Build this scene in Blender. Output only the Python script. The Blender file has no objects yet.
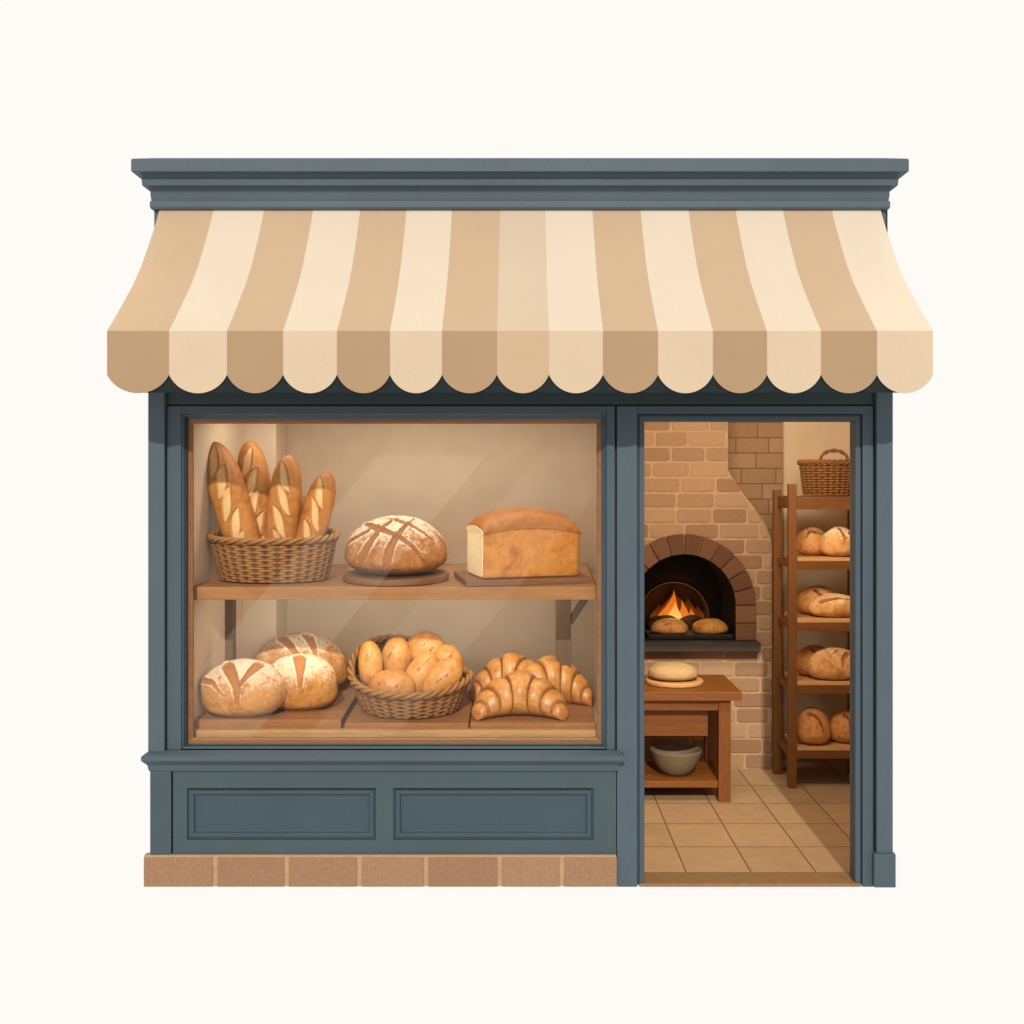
import bpy, bmesh, math, random
import numpy as np
from mathutils import Vector, Matrix, noise
R = math.radians
random.seed(7)
scene = bpy.context.scene
col = scene.collection

# ------------------------------------------------------------------ layout
D = 5.6           # camera distance in front of the facade plane (y = 0)
EYE = 2.035       # eye height
def X(px, Y=0.0): return (px-520)*.005*(1+Y/D)
def Z(py, Y=0.0): return EYE+(480-py)*.005*(1+Y/D)

# ------------------------------------------------------------------ materials
def lin(c):
    return tuple(((v/255)/12.92 if v/255 <= .04045 else ((v/255+.055)/1.055)**2.4) for v in c)
def sc(c, k): return tuple(min(1, v*k) for v in c)
class NT:
    def __init__(s, name):
        s.m = bpy.data.materials.new(name); s.m.use_nodes = True
        s.t = s.m.node_tree; s.n = s.t.nodes; s.n.clear()
        s.out = s.n.new('ShaderNodeOutputMaterial')
    def add(s, typ, **kw):
        o = s.n.new(typ)
        for k, v in kw.items():
            if k in ('ins',):
                for a, b in v.items():
                    if isinstance(b, bpy.types.NodeSocket): s.t.links.new(b, o.inputs[a])
                    else: o.inputs[a].default_value = b
            else: setattr(o, k, v)
        return o
    def link(s, a, b): s.t.links.new(a, b)
    def coord(s, scale=(1,1,1)):
        tc = s.add('ShaderNodeTexCoord')
        oi = s.add('ShaderNodeObjectInfo')
        mp = s.add('ShaderNodeMapping'); mp.inputs['Scale'].default_value = scale
        cx = s.add('ShaderNodeCombineXYZ', ins={0: oi.outputs['Random'], 1: oi.outputs['Random'], 2: oi.outputs['Random']})
        sm = s.add('ShaderNodeVectorMath', operation='SCALE', ins={0: cx.outputs[0]}); sm.inputs['Scale'].default_value = 7.3
        ad = s.add('ShaderNodeVectorMath', operation='ADD', ins={0: tc.outputs['Object'], 1: sm.outputs[0]})
        s.link(ad.outputs[0], mp.inputs['Vector'])
        return mp.outputs[0]
    def noise(s, vec, scale, detail=4, rough=.55):
        o = s.add('ShaderNodeTexNoise', ins={'Scale': scale, 'Detail': detail, 'Roughness': rough}); s.link(vec, o.inputs['Vector'])
        return o.outputs['Fac']
    def ramp(s, fac, stops):
        o = s.add('ShaderNodeValToRGB'); e = o.color_ramp.elements
        while len(e) < len(stops): e.new(.5)
        for i, (p, c) in enumerate(stops):
            e[i].position = p; e[i].color = (*c, 1) if len(c) == 3 else c
        s.link(fac, o.inputs['Fac']); return o.outputs['Color']
    def mix(s, fac, a, b, blend='MIX'):
        o = s.add('ShaderNodeMix', data_type='RGBA', blend_type=blend)
        for sock, v in ((o.inputs[0], fac), (o.inputs[6], a), (o.inputs[7], b)):
            if isinstance(v, bpy.types.NodeSocket): s.link(v, sock)
            elif isinstance(v, (int, float)): sock.default_value = v
            else: sock.default_value = (*v, 1)
        return o.outputs[2]
    def math(s, op, a, b=None, c=None, clamp=False):
        o = s.add('ShaderNodeMath', operation=op); o.use_clamp = clamp
        for i, v in enumerate((a, b, c)):
            if v is None: continue
            if isinstance(v, bpy.types.NodeSocket): s.link(v, o.inputs[i])
            else: o.inputs[i].default_value = v
        return o.outputs[0]
    def attr(s, name):
        o = s.add('ShaderNodeAttribute', attribute_name=name); return o.outputs['Fac']
    def bsdf(s, colr, rough=.6, spec=.3, bump=None, bstr=.2, bdist=.004):
        p = s.add('ShaderNodeBsdfPrincipled'); p.inputs['Specular IOR Level'].default_value = spec
        for sock, v in ((p.inputs['Base Color'], colr), (p.inputs['Roughness'], rough)):
            if isinstance(v, bpy.types.NodeSocket): s.link(v, sock)
            elif isinstance(v, (int, float)): sock.default_value = v
            else: sock.default_value = (*v, 1)
        if bump is not None:
            b = s.add('ShaderNodeBump', ins={'Strength': bstr, 'Distance': bdist, 'Height': bump}); s.link(b.outputs[0], p.inputs['Normal'])
        s.link(p.outputs[0], s.out.inputs['Surface']); return p

def m_paint(name, c, var=.12, rough=.55, spec=.25):
    t = NT(name); v = t.coord()
    n1 = t.noise(v, 2.2, 5); n2 = t.noise(v, 160, 2)
    a = t.ramp(n1, [(.3, sc(c, 1-var)), (.7, sc(c, 1+var))])
    b = t.mix(.5, a, t.ramp(n2, [(.3, sc(c, .86)), (.7, sc(c, 1.12))]))
    t.bsdf(b, rough, spec, n2, .12, .002); return t.m
def m_plain(name, c, rough=.7, spec=.2, var=.1, scale=30):
    t = NT(name); v = t.coord()
    n = t.noise(v, scale, 5)
    t.bsdf(t.ramp(n, [(.3, sc(c, 1-var)), (.7, sc(c, 1+var))]), rough, spec, n, .2, .003); return t.m
def m_wood(name, c, axis='x', contrast=.22, rough=.5, spec=.3):
    t = NT(name)
    s = {'x': (1.2, 16, 16), 'y': (16, 1.2, 16), 'z': (16, 16, 1.2)}[axis]
    v = t.coord(s)
    n1 = t.noise(v, 2.0, 6, .6)
    v2 = t.coord(tuple(k*6 for k in s)); n2 = t.noise(v2, 2.0, 3)
    a = t.ramp(n1, [(.28, sc(c, 1-contrast*1.4)), (.5, c), (.72, sc(c, 1+contrast))])
    b = t.mix(.35, a, t.ramp(n2, [(.35, sc(c, 1-contrast*1.5)), (.65, sc(c, 1+contrast))]))
    t.bsdf(b, rough, spec, n2, .15, .002); return t.m
def m_cloth(name, c, trans=.25):
    t = NT(name); v = t.coord()
    n1 = t.noise(v, 3, 4); n2 = t.noise(v, 260, 2)
    a = t.mix(.5, t.ramp(n1, [(.3, sc(c, .95)), (.7, sc(c, 1.04))]), t.ramp(n2, [(.3, sc(c, .92)), (.7, sc(c, 1.06))]))
    d = t.add('ShaderNodeBsdfDiffuse'); tr = t.add('ShaderNodeBsdfTranslucent'); mx = t.add('ShaderNodeMixShader')
    b = t.add('ShaderNodeBump', ins={'Strength': .15, 'Distance': .002, 'Height': n2}); t.link(b.outputs[0], d.inputs['Normal'])
    t.link(a, d.inputs['Color']); t.link(a, tr.inputs['Color']); mx.inputs[0].default_value = trans
    t.link(d.outputs[0], mx.inputs[1]); t.link(tr.outputs[0], mx.inputs[2]); t.link(mx.outputs[0], t.out.inputs['Surface']); return t.m
def m_tone(name, dark, light, rough=.8, nscale=45, bstr=.4, grain=.35):
    """stone, brick or wicker: a tone attribute picks the shade of each piece, noise breaks it up"""
    t = NT(name); v = t.coord(); a = t.attr('tone')
    n = t.noise(v, nscale, 6, .65); n2 = t.noise(v, nscale*5, 2)
    f = t.math('ADD', a, t.math('MULTIPLY', t.math('SUBTRACT', n, .5), grain*2.2), clamp=True)
    c = t.mix(f, dark, light)
    c = t.mix(t.math('MULTIPLY', t.ramp(n2, [(.25, (1,1,1)), (.38, (0,0,0))]), .35), c, sc(dark, .6))
    t.bsdf(c, rough, .2, n, bstr, .006); return t.m
def m_crust(name, base, dark, light, score, flour, rough=.5, spec=.28, speckle=55, k=.66, con=1.):
    base, dark, light, score, flour = (sc(c, k) for c in (base, dark, light, score, flour))
    t = NT(name); v = t.coord()
    n1o = t.add('ShaderNodeTexNoise', ins={'Scale': 8.5, 'Detail': 7, 'Roughness': .62, 'Distortion': 1.2}); t.link(v, n1o.inputs['Vector']); n1 = n1o.outputs['Fac']
    n5 = t.noise(v, 16, 4, .6); n2 = t.noise(v, 40, 5, .6); n3 = t.noise(v, speckle, 5, .7); n4 = t.noise(v, 130, 2)
    up = t.attr('up')                                  # darker baked crown, plus painted form shading and slash outlines
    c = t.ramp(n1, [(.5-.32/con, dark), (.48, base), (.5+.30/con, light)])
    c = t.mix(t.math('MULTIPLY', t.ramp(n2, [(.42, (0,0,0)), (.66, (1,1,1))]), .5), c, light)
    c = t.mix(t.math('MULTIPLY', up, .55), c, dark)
    fl = t.attr('flour')
    ff = t.math('MULTIPLY_ADD', t.math('SUBTRACT', n3, .5), 2.2, t.math('MULTIPLY_ADD', t.math('SUBTRACT', n5, .5), 1.6, fl))
    ff = t.ramp(ff, [(.40, (0,0,0)), (.86, (1,1,1))])
    ff = t.math('MULTIPLY', ff, t.math('MULTIPLY', fl, .98, clamp=True))
    c = t.mix(ff, c, flour)
    scm = t.attr('score')
    sn = t.mix(t.ramp(n2, [(.35, (0,0,0)), (.65, (1,1,1))]), sc(score, .9), score)
    c = t.mix(scm, c, sn)
    p = t.bsdf(c, t.math('MULTIPLY_ADD', ff, .35, rough), spec, t.math('ADD', n2, t.math('MULTIPLY', n4, .4)), .35, .006)
    return t.m

SL = lin((93, 110, 121))
M = {}
M['slate'] = m_paint('slate_paint', sc(SL, .50))
M['slate_riser'] = m_paint('slate_riser_paint', sc(lin((84, 102, 110)), .48))
M['slate_blue'] = m_paint('slate_panel_paint', sc(lin((78, 98, 110)), .46))
M['slate_frame'] = m_paint('slate_frame_paint', sc(lin((88, 106, 117)), .48))
M['slate_shade'] = m_paint('slate_shade_paint', sc(lin((56, 70, 75)), .62))  # frieze slate darkened: the awning's shade is put into the colour
M['groove'] = m_plain('groove_paint', (.018, .024, .026))
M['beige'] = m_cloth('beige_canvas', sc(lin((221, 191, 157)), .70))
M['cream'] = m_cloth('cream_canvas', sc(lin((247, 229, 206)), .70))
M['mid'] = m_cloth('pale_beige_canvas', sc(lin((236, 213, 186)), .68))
M['beige_v'] = m_cloth('beige_valance_shade', sc(lin((195, 164, 130)), .73))  # valance set: canopy colours darkened, its shading painted into the canvas
M['cream_v'] = m_cloth('cream_valance_shade', sc(lin((235, 211, 182)), .73))
M['mid_v'] = m_cloth('pale_valance_shade', sc(lin((222, 192, 158)), .73))
M['awning_metal'] = m_plain('charcoal_metal', (.016, .022, .024), .95, .02)
M['frame_wood'] = m_wood('window_frame_wood', sc(lin((165, 110, 62)), .58), 'x')
M['shelf_wood'] = m_wood('shelf_wood', sc(lin((190, 130, 72)), .62), 'x')
M['ledge_wood'] = m_wood('ledge_wood', sc(lin((208, 158, 100)), .72), 'x')
M['board_wood'] = m_wood('board_wood', sc(lin((176, 118, 66)), .66), 'x')
M['dark_board'] = m_wood('walnut_board', sc(lin((146, 98, 60)), .66), 'x')
M['post_wood'] = m_wood('bracket_wood', sc(lin((104, 78, 50)), .8), 'z')
M['table_wood'] = m_wood('table_wood', sc(lin((140, 82, 28)), .74), 'x')
M['table_leg'] = m_wood('table_leg_wood', sc(lin((132, 76, 26)), .74), 'z')
M['rack_wood'] = m_wood('rack_wood', sc(lin((120, 72, 28)), .88), 'z')
M['rack_shelf'] = m_wood('rack_shelf_wood', sc(lin((116, 69, 27)), .88), 'x')
M['pale_board'] = m_wood('pale_wood', sc(lin((200, 150, 95)), .95), 'x')
M['plaster'] = m_plain('window_plaster', sc(lin((216, 194, 164)), .95), .9, .1, .06, 5)
M['plaster_light'] = m_plain('light_plaster', sc(lin((226, 204, 174)), .95), .9, .1, .05, 5)
M['room_plaster'] = m_plain('room_plaster', sc(lin((222, 192, 152)), .92), .9, .1, .06, 5)
M['terracotta'] = m_tone('terracotta_block', sc(lin((158, 118, 88)), .54), sc(lin((190, 148, 114)), .57), .85, 60, .6, .6)
M['plinth_mortar'] = m_plain('plinth_mortar', sc(lin((205, 167, 128)), .56), .9, .1)
M['brick'] = m_tone('oven_brick', sc(lin((164, 124, 90)), .68), sc(lin((194, 155, 116)), .70), .85, 30)
M['mortar'] = m_plain('oven_mortar', sc(lin((206, 164, 120)), .70), .9, .1)
M['wall_brick'] = m_tone('wall_brick', sc(lin((160, 122, 86)), .90), sc(lin((180, 142, 102)), .90), .85, 30)
M['dark_mortar'] = m_plain('wall_mortar', sc(lin((130, 97, 68)), .85), .9, .1)
M['voussoir'] = m_tone('arch_brick', sc(lin((106, 70, 48)), .78), sc(lin((134, 92, 64)), .8), .85, 30)
M['soot'] = m_plain('soot', (.012, .010, .008), .95, .05)
M['iron'] = m_plain('dark_stone', (.045, .036, .028), .75, .2)
M['tray'] = m_plain('iron_tray', (.03, .024, .018), .6, .3)
M['ceramic'] = m_plain('stoneware', sc(lin((146, 126, 100)), .62), .6, .2, .06)
M['ceiling'] = m_plain('ceiling_paint', sc(lin((190, 160, 120)), .9), .9, .1)
M['shell'] = m_plain('outer_render', (.5, .47, .42), .9, .1)
M['threshold'] = m_plain('threshold_stone', sc(lin((140, 105, 68)), .8), .8, .2)
M['wicker'] = m_tone('wicker', sc(lin((96, 56, 22)), .7), sc(lin((192, 134, 72)), .72), .6, 30, .3, .15)
M['wicker_dark'] = m_tone('dark_wicker', sc(lin((82, 48, 20)), .9), sc(lin((150, 98, 50)), .9), .6, 30, .3, .15)
M['wicker_in'] = m_plain('wicker_lining', sc(lin((66, 40, 18)), .9), .8, .1)
M['baguette'] = m_crust('baguette_crust', lin((214, 136, 54)), lin((154, 78, 20)), lin((228, 158, 78)), lin((254, 204, 130)), lin((246, 210, 150)))
M['sour'] = m_crust('country_crust', lin((208, 136, 60)), lin((154, 84, 28)), lin((230, 170, 96)), lin((198, 128, 60)), lin((255, 232, 194)), .6, .2, 55, .72, 1.3)
M['boule'] = m_crust('boule_crust', lin((176, 108, 50)), lin((122, 68, 26)), lin((206, 140, 76)), lin((176, 110, 50)), lin((255, 234, 198)), .6, .2, 55, .74, 1.3)
M['roll'] = m_crust('roll_crust', lin((224, 146, 58)), lin((174, 92, 24)), lin((242, 186, 102)), lin((136, 72, 22)), lin((250, 215, 155)), .42, .35)
M['tin'] = m_crust('tin_loaf_crust', lin((222, 138, 48)), lin((156, 76, 16)), lin((238, 170, 82)), lin((160, 84, 24)), lin((240, 190, 120)), .45, .3, 55, .66, 1.15)
M['crumb'] = m_plain('crumb', sc(lin((252, 222, 172)), .98), .9, .1, .14, 60)
M['croissant'] = m_crust('croissant_crust', lin((222, 142, 58)), lin((160, 80, 22)), lin((244, 186, 104)), lin((128, 62, 16)), lin((252, 214, 144)), .34, .45)
M['rack_loaf'] = m_crust('rack_loaf_crust', lin((194, 126, 64)), lin((142, 80, 34)), lin((218, 160, 96)), lin((126, 70, 26)), lin((240, 200, 150)), .6, .2, 55, .92, 1.4)
M['dough'] = m_crust('dough', lin((222, 180, 120)), lin((200, 150, 90)), lin((232, 196, 140)), lin((190, 140, 80)), lin((240, 215, 170)), .75, .1, 55, .56)
M['rack_floury'] = m_crust('floury_rack_crust', lin((204, 142, 78)), lin((156, 92, 40)), lin((228, 174, 108)), lin((166, 100, 42)), lin((245, 218, 176)), .6, .2, 55, .92, 1.4)
M['log'] = m_plain('charred_log', (.035, .018, .008), .9, .1, .4, 25)

def m_floor():
    t = NT('floor_tile'); tc = t.add('ShaderNodeTexCoord'); sp = t.add('ShaderNodeSeparateXYZ'); t.link(tc.outputs['Object'], sp.inputs[0])
    fx = t.math('DIVIDE', t.math('SUBTRACT', sp.outputs[0], .858-.335*4), .335)
    fy = t.math('DIVIDE', t.math('SUBTRACT', sp.outputs[1], .17-.414*2), .414)
    def edge(f):
        a = t.math('FRACT', f); return t.math('MINIMUM', a, t.math('SUBTRACT', 1, a))
    line = t.math('MINIMUM', edge(fx), edge(fy))
    cx = t.add('ShaderNodeCombineXYZ', ins={0: t.math('FLOOR', fx), 1: t.math('FLOOR', fy)})
    wn = t.add('ShaderNodeTexWhiteNoise'); t.link(cx.outputs[0], wn.inputs['Vector'])
    n = t.noise(t.coord(), 14, 6)
    c0 = sc(lin((192, 156, 114)), .78); c = t.mix(wn.outputs['Value'], sc(c0, .82), sc(c0, 1.02))
    c = t.mix(.35, c, t.ramp(n, [(.3, sc(c0, .7)), (.7, sc(c0, 1.1))]))
    g = t.ramp(line, [(.008, (1,1,1)), (.016, (0,0,0))])
    c = t.mix(g, c, lin((112, 78, 44)))
    h = t.math('SUBTRACT', t.math('MULTIPLY', n, .15), g)
    t.bsdf(c, .5, .3, h, .4, .004); return t.m
M['floor'] = m_floor()
def m_glass():
    t = NT('window_glass'); tc = t.add('ShaderNodeTexCoord'); sp = t.add('ShaderNodeSeparateXYZ'); t.link(tc.outputs['Object'], sp.inputs[0])
    # window reflection streaks, painted as faint diagonal diffuse bands
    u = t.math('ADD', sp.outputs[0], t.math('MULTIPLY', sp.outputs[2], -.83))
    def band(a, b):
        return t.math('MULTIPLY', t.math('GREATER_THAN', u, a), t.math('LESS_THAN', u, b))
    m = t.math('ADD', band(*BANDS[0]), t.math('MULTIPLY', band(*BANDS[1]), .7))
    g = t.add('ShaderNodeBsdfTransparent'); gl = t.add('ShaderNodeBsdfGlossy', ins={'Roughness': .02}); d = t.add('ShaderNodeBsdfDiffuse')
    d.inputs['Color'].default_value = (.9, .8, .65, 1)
    fr = t.add('ShaderNodeFresnel', ins={'IOR': 1.2})
    a = t.add('ShaderNodeMixShader'); t.link(fr.outputs[0], a.inputs[0]); t.link(g.outputs[0], a.inputs[1]); t.link(gl.outputs[0], a.inputs[2])
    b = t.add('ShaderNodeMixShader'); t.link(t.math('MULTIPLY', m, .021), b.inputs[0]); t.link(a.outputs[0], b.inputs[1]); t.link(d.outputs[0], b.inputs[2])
    t.link(b.outputs[0], t.out.inputs['Surface']); return t.m
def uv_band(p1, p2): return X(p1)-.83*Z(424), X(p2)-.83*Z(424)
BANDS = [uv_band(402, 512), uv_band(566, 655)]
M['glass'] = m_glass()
def m_flame(name, c0, c1, s):
    t = NT(name); tc = t.add('ShaderNodeTexCoord'); sp = t.add('ShaderNodeSeparateXYZ'); t.link(tc.outputs['Generated'], sp.inputs[0])
    e = t.add('ShaderNodeEmission'); e.inputs['Strength'].default_value = s
    t.link(t.ramp(sp.outputs[2], [(.1, c0), (.9, c1)]), e.inputs['Color']); t.link(e.outputs[0], t.out.inputs['Surface']); return t.m
M['flame_out'] = m_flame('flame_outer', lin((170, 80, 18)), lin((96, 42, 10)), .6)
M['flame_mid'] = m_flame('flame_middle', lin((245, 140, 40)), lin((226, 104, 24)), 1.0)
M['flame_core'] = m_flame('flame_core', lin((255, 208, 120)), lin((250, 160, 60)), 1.15)
M['glow'] = m_plain('painted_fire_glow', (.075, .036, .012), .9, .1)  # firebox walls: the fire's glow painted as a brown base colour

# ------------------------------------------------------------------ mesh helpers
class MB:
    def __init__(s): s.v = []; s.f = []; s.mi = []; s.tone = []
    def add(s, vs, fs, mi=0, tone=.5):
        b = len(s.v); s.v += [tuple(p) for p in vs]; s.tone += ([tone]*len(vs) if isinstance(tone, (int, float)) else list(tone))
        for f in fs: s.f.append([i+b for i in f]); s.mi.append(mi)
    def box(s, x0, x1, y0, y1, z0, z1, tone=.5, rot=None):
        if x0 > x1: x0, x1 = x1, x0
        if z0 > z1: z0, z1 = z1, z0
        vs = [Vector(p) for p in ((x0,y0,z0),(x1,y0,z0),(x1,y1,z0),(x0,y1,z0),(x0,y0,z1),(x1,y0,z1),(x1,y1,z1),(x0,y1,z1))]
        if rot: vs = [rot @ p for p in vs]
        s.add(vs, [(0,3,2,1),(4,5,6,7),(0,1,5,4),(1,2,6,5),(2,3,7,6),(3,0,4,7)], 0, tone)
    def prism(s, poly, y0, y1, tone=.5):
        """poly: (x,z) counter-clockwise seen from the front"""
        n = len(poly)
        s.add([(x, y0, z) for x, z in poly]+[(x, y1, z) for x, z in poly],
              [tuple(range(n)), tuple(range(2*n-1, n-1, -1))]+[((i+1) % n, i, i+n, (i+1) % n+n) for i in range(n)], 0, tone)
    def tube(s, pts, rad, seg=8, closed=False, tone=.5, cap=True):
        pts = [Vector(p) for p in pts]; n = len(pts)
        rs = rad if isinstance(rad, (list, tuple)) else [rad]*n
        vs = []; ref = None
        for i, p in enumerate(pts):
            if closed: d = pts[(i+1) % n]-pts[i-1]
            else: d = pts[min(i+1, n-1)]-pts[max(i-1, 0)]
            d.normalize()
            if ref is None:
                ref = Vector((0,0,1)) if abs(d.z) < .9 else Vector((0,1,0))
            a = d.cross(ref).normalized(); b = a.cross(d).normalized(); ref = b
            for k in range(seg):
                t = 2*math.pi*k/seg; vs.append(p+(a*math.cos(t)+b*math.sin(t))*rs[i])
        fs = []
        for i in range(n if closed else n-1):
            for k in range(seg):
                j = (i+1) % n; fs.append((i*seg+k, i*seg+(k+1) % seg, j*seg+(k+1) % seg, j*seg+k))
        if not closed and cap:
            fs.append(tuple(range(seg-1, -1, -1))); fs.append(tuple((n-1)*seg+k for k in range(seg)))
        s.add(vs, fs, 0, tone)
    def sweep(s, rect, prof, sides='lrtb'):
        """mitred frame: rect (x0,z0,x1,z1); prof list of (inset, y)"""
        x0, z0, x1, z1 = rect
        loops = []
        for ins, y in prof:
            zb = z0+ins if 'b' in sides else z0
            loops.append([(x0+ins,y,zb),(x1-ins,y,zb),(x1-ins,y,z1-ins),(x0+ins,y,z1-ins)])
        vs = [p for l in loops for p in l]; fs = []
        for i in range(len(loops)-1):
            for k, name in enumerate('brtl'):
                if name not in sides: continue
                a = i*4+k; b = i*4+(k+1) % 4
                fs.append((a, b, b+4, a+4))
        s.add(vs, fs)
    def lathe(s, prof, seg=48, tone=.5, sx=1, sy=1):
        vs = []
        for r, z in prof:
            for k in range(seg):
                t = 2*math.pi*k/seg; vs.append((r*math.cos(t)*sx, r*math.sin(t)*sy, z))
        fs = [(i*seg+k, i*seg+(k+1) % seg, (i+1)*seg+(k+1) % seg, (i+1)*seg+k) for i in range(len(prof)-1) for k in range(seg)]
        s.add(vs, fs, 0, tone)
    def build(s, name, mats, parent=None, smooth=None, bevel=0, seg=2):
        me = bpy.data.meshes.new(name); me.from_pydata(s.v, [], s.f)
        a = me.attributes.new('tone', 'FLOAT', 'POINT'); a.data.foreach_set('value', np.array(s.tone, dtype=np.float32))
        for m in (mats if isinstance(mats, (list, tuple)) else [mats]): me.materials.append(m)
        me.polygons.foreach_set('material_index', s.mi)
        bm = bmesh.new(); bm.from_mesh(me)
        bmesh.ops.recalc_face_normals(bm, faces=bm.faces)
        if bevel:
            es = [e for e in bm.edges if e.is_manifold and e.calc_face_angle(0) > R(30)]
            bmesh.ops.bevel(bm, geom=es, offset=bevel, segments=seg, profile=.6, affect='EDGES', clamp_overlap=True)
        if smooth is not None:
            for f in bm.faces: f.smooth = True
            for e in bm.edges:
                if e.is_manifold and e.calc_face_angle(0) > R(smooth): e.smooth = False
        bm.to_mesh(me); bm.free()
        o = bpy.data.objects.new(name, me); col.objects.link(o)
        if parent: o.parent = parent
        return o
def tag(o, label, cat, group=None):
    o['label'] = label; o['category'] = cat
    if group: o['group'] = group
    return o
def thing(name, label, cat, loc=(0,0,0), rot=(0,0,0), group=None):
    o = bpy.data.objects.new(name, None); col.objects.link(o); o.empty_display_size = .05
    o.location = loc; o.rotation_euler = rot
    return tag(o, label, cat, group)
def copy_tree(o, parent=None):
    c = o.copy(); col.objects.link(c)
    if parent: c.parent = parent
    for ch in list(o.children): copy_tree(ch, c)
    return c
def place(o, x, y, z, rx=0, ry=0, rz=0, s=None):
    o.location = (x, y, z); o.rotation_euler = (R(rx), R(ry), R(rz))
    if s: o.scale = s if isinstance(s, tuple) else (s,)*3
    return o

# ------------------------------------------------------------------ the shop front
shop = thing('bakery_shop', 'slate blue panelled bakery shopfront with display window and open doorway', 'shop')
def fbox(mb, px0, px1, py0, py1, y0, y1, tone=.5):
    mb.box(X(px0, y0), X(px1, y0), y0, y1, Z(py1, y0), Z(py0, y0), tone)

# cornice: a moulding with mitred returns
prof = [(.0, 158), (.088, 158.6), (.094, 159.6), (.094, 171), (.090, 172), (.064, 172.5), (.056, 174.5), (.051, 177), (.050, 178.8), (.056, 179.3), (.0535, 185.4), (.034, 186.1),
        (.026, 188), (.021, 190.5), (.0195, 192.2), (.0235, 192.7), (.021, 198), (.0185, 200.6), (.0235, 201.2), (.025, 202.5), (.025, 207), (.020, 209), (.012, 209.8), (.0, 210)]
mb = MB(); HW = 1.818; BK = .30
vs = []; fs = []
for p, py in prof:
    z = Z(py, -p)
    vs += [(-HW-p, BK, z), (-HW-p, -p, z), (HW+p, -p, z), (HW+p, BK, z)]
for i in range(len(prof)-1):
    for k in range(3): fs.append((i*4+k, i*4+k+1, i*4+5+k, i*4+4+k))
n = len(prof)
fs.append((0, 1, 2, 3)); fs.append(((n-1)*4+3, (n-1)*4+2, (n-1)*4+1, (n-1)*4))
fs.append(tuple(range(0, n*4, 4))[::-1]+()); fs.append(tuple(range(3, n*4, 4)))
# back faces closed side by side
mb.add(vs, fs[:-2]); mb.add([vs[i] for i in range(0, n*4, 4)]+[vs[i] for i in range(3, n*4, 4)], [(i, i+1, n+i+1, n+i) for i in range(n-1)])
mb.build('cornice', M['slate'], shop, smooth=28)

# carcass behind the face boards (its gaps read as grooves)
mb = MB()
Zt = Z(206)
mb.box(-1.835, X(186), .022, .12, .012, Zt)                        # left
mb.box(X(186)+.001, X(604), .022, .12, Z(412), Zt)                 # over the window
mb.box(X(604)+.001, X(641), .022, .12, .012, Zt)                   # behind the pier
mb.box(X(641)+.001, X(858.5), .022, .12, Z(414), Zt)               # over the door
mb.box(X(858.5)+.001, 1.845, .022, .12, .012, Zt)                  # right
mb.box(X(186)+.001, X(604)-.001, .022, .12, .012, Z(746))          # under the window
mb.build('carcass', M['groove'], shop)

mb = MB(); fbox(mb, 166.5, 873.5, 196, 404.6, .0, .0215); mb.build('frieze', M['slate_shade'], shop, bevel=.002)
mb = MB(); mb.box(-1.83, X(165.5), .003, .0215, Z(404), Zt); mb.build('side_board', M['slate'], shop)
mb = MB(); mb.box(X(874.5), 1.83, .003, .0215, Z(404), Zt); mb.build('side_board', M['slate'], shop)
def pilaster(px0, px1, y1):
    m = MB(); fbox(m, px0, px1, 275, y1, -.03, .0205); m.build('pilaster', M['slate'], shop, bevel=.003)
pilaster(148, 164.3, 752); pilaster(876.8, 893, 856)
# window surround
mb = MB()
y0 = -.006
fbox(mb, 167, 181, 406, 750, y0, .0205); fbox(mb, 181.1, 606.4, 406, 414, y0, .0205); fbox(mb, 606.5, 614.8, 406, 750, y0, .0205)
surr = mb.build('window_surround', M['slate_frame'], shop, bevel=.0025)
mb = MB(); mb.sweep((X(181.2), Z(749.3), X(606.2), Z(414.2)), [(0, .020), (.002, .006), (.008, .010), (.012, .024), (.019, .034), (.023, .036), (.023, .039)])
mb.build('window_moulding', M['slate_frame'], shop)
YF = .040
mb = MB(); mb.sweep((X(187.6, YF), Z(743, YF), X(601.4, YF), Z(418.8, YF)), [(-.012, .078), (-.012, YF), (.014, YF), (.016, YF+.006), (.023, YF+.009), (.024, .064), (-.012, .064)])
wf = mb.build('window_frame', M['frame_wood'], shop, bevel=.0)
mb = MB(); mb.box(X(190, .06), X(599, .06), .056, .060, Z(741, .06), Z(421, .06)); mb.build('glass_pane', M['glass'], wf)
# pier and door frame
mb = MB(); fbox(mb, 617, 637.4, 406, 887, y0, .0205); mb.build('pier', M['slate'], shop, bevel=.0025)
mb = MB(); fbox(mb, 637.6, 873.3, 406, 414, y0, .0205); fbox(mb, 862.6, 873.3, 414.1, 887, y0, .0205)
df = mb.build('door_frame', M['slate_frame'], shop, bevel=.0025)
mb = MB(); mb.sweep((X(638), .004, X(862.2), Z(414.3)), [(0, .021), (.003, .012), (.008, .012), (.010, .006), (.030, .006), (.033, .010), (.034, .085), (0, .085)], 'lrt')
mb.build('door_moulding', M['slate_frame'], df)
mb = MB(); mb.box(X(644.9)+.002, X(855.2), .0855, .105, .012, Z(420.8)); 
mb = MB()
mb.box(X(855.6), X(858.3), .012, .098, .022, Z(421)); mb.build('door_lining', M['threshold'], df)
mb = MB(); mb.box(X(639), X(861.5), -.004, .165, 0.001, .018); mb.build('threshold', M['threshold'], shop, bevel=.004)
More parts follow.
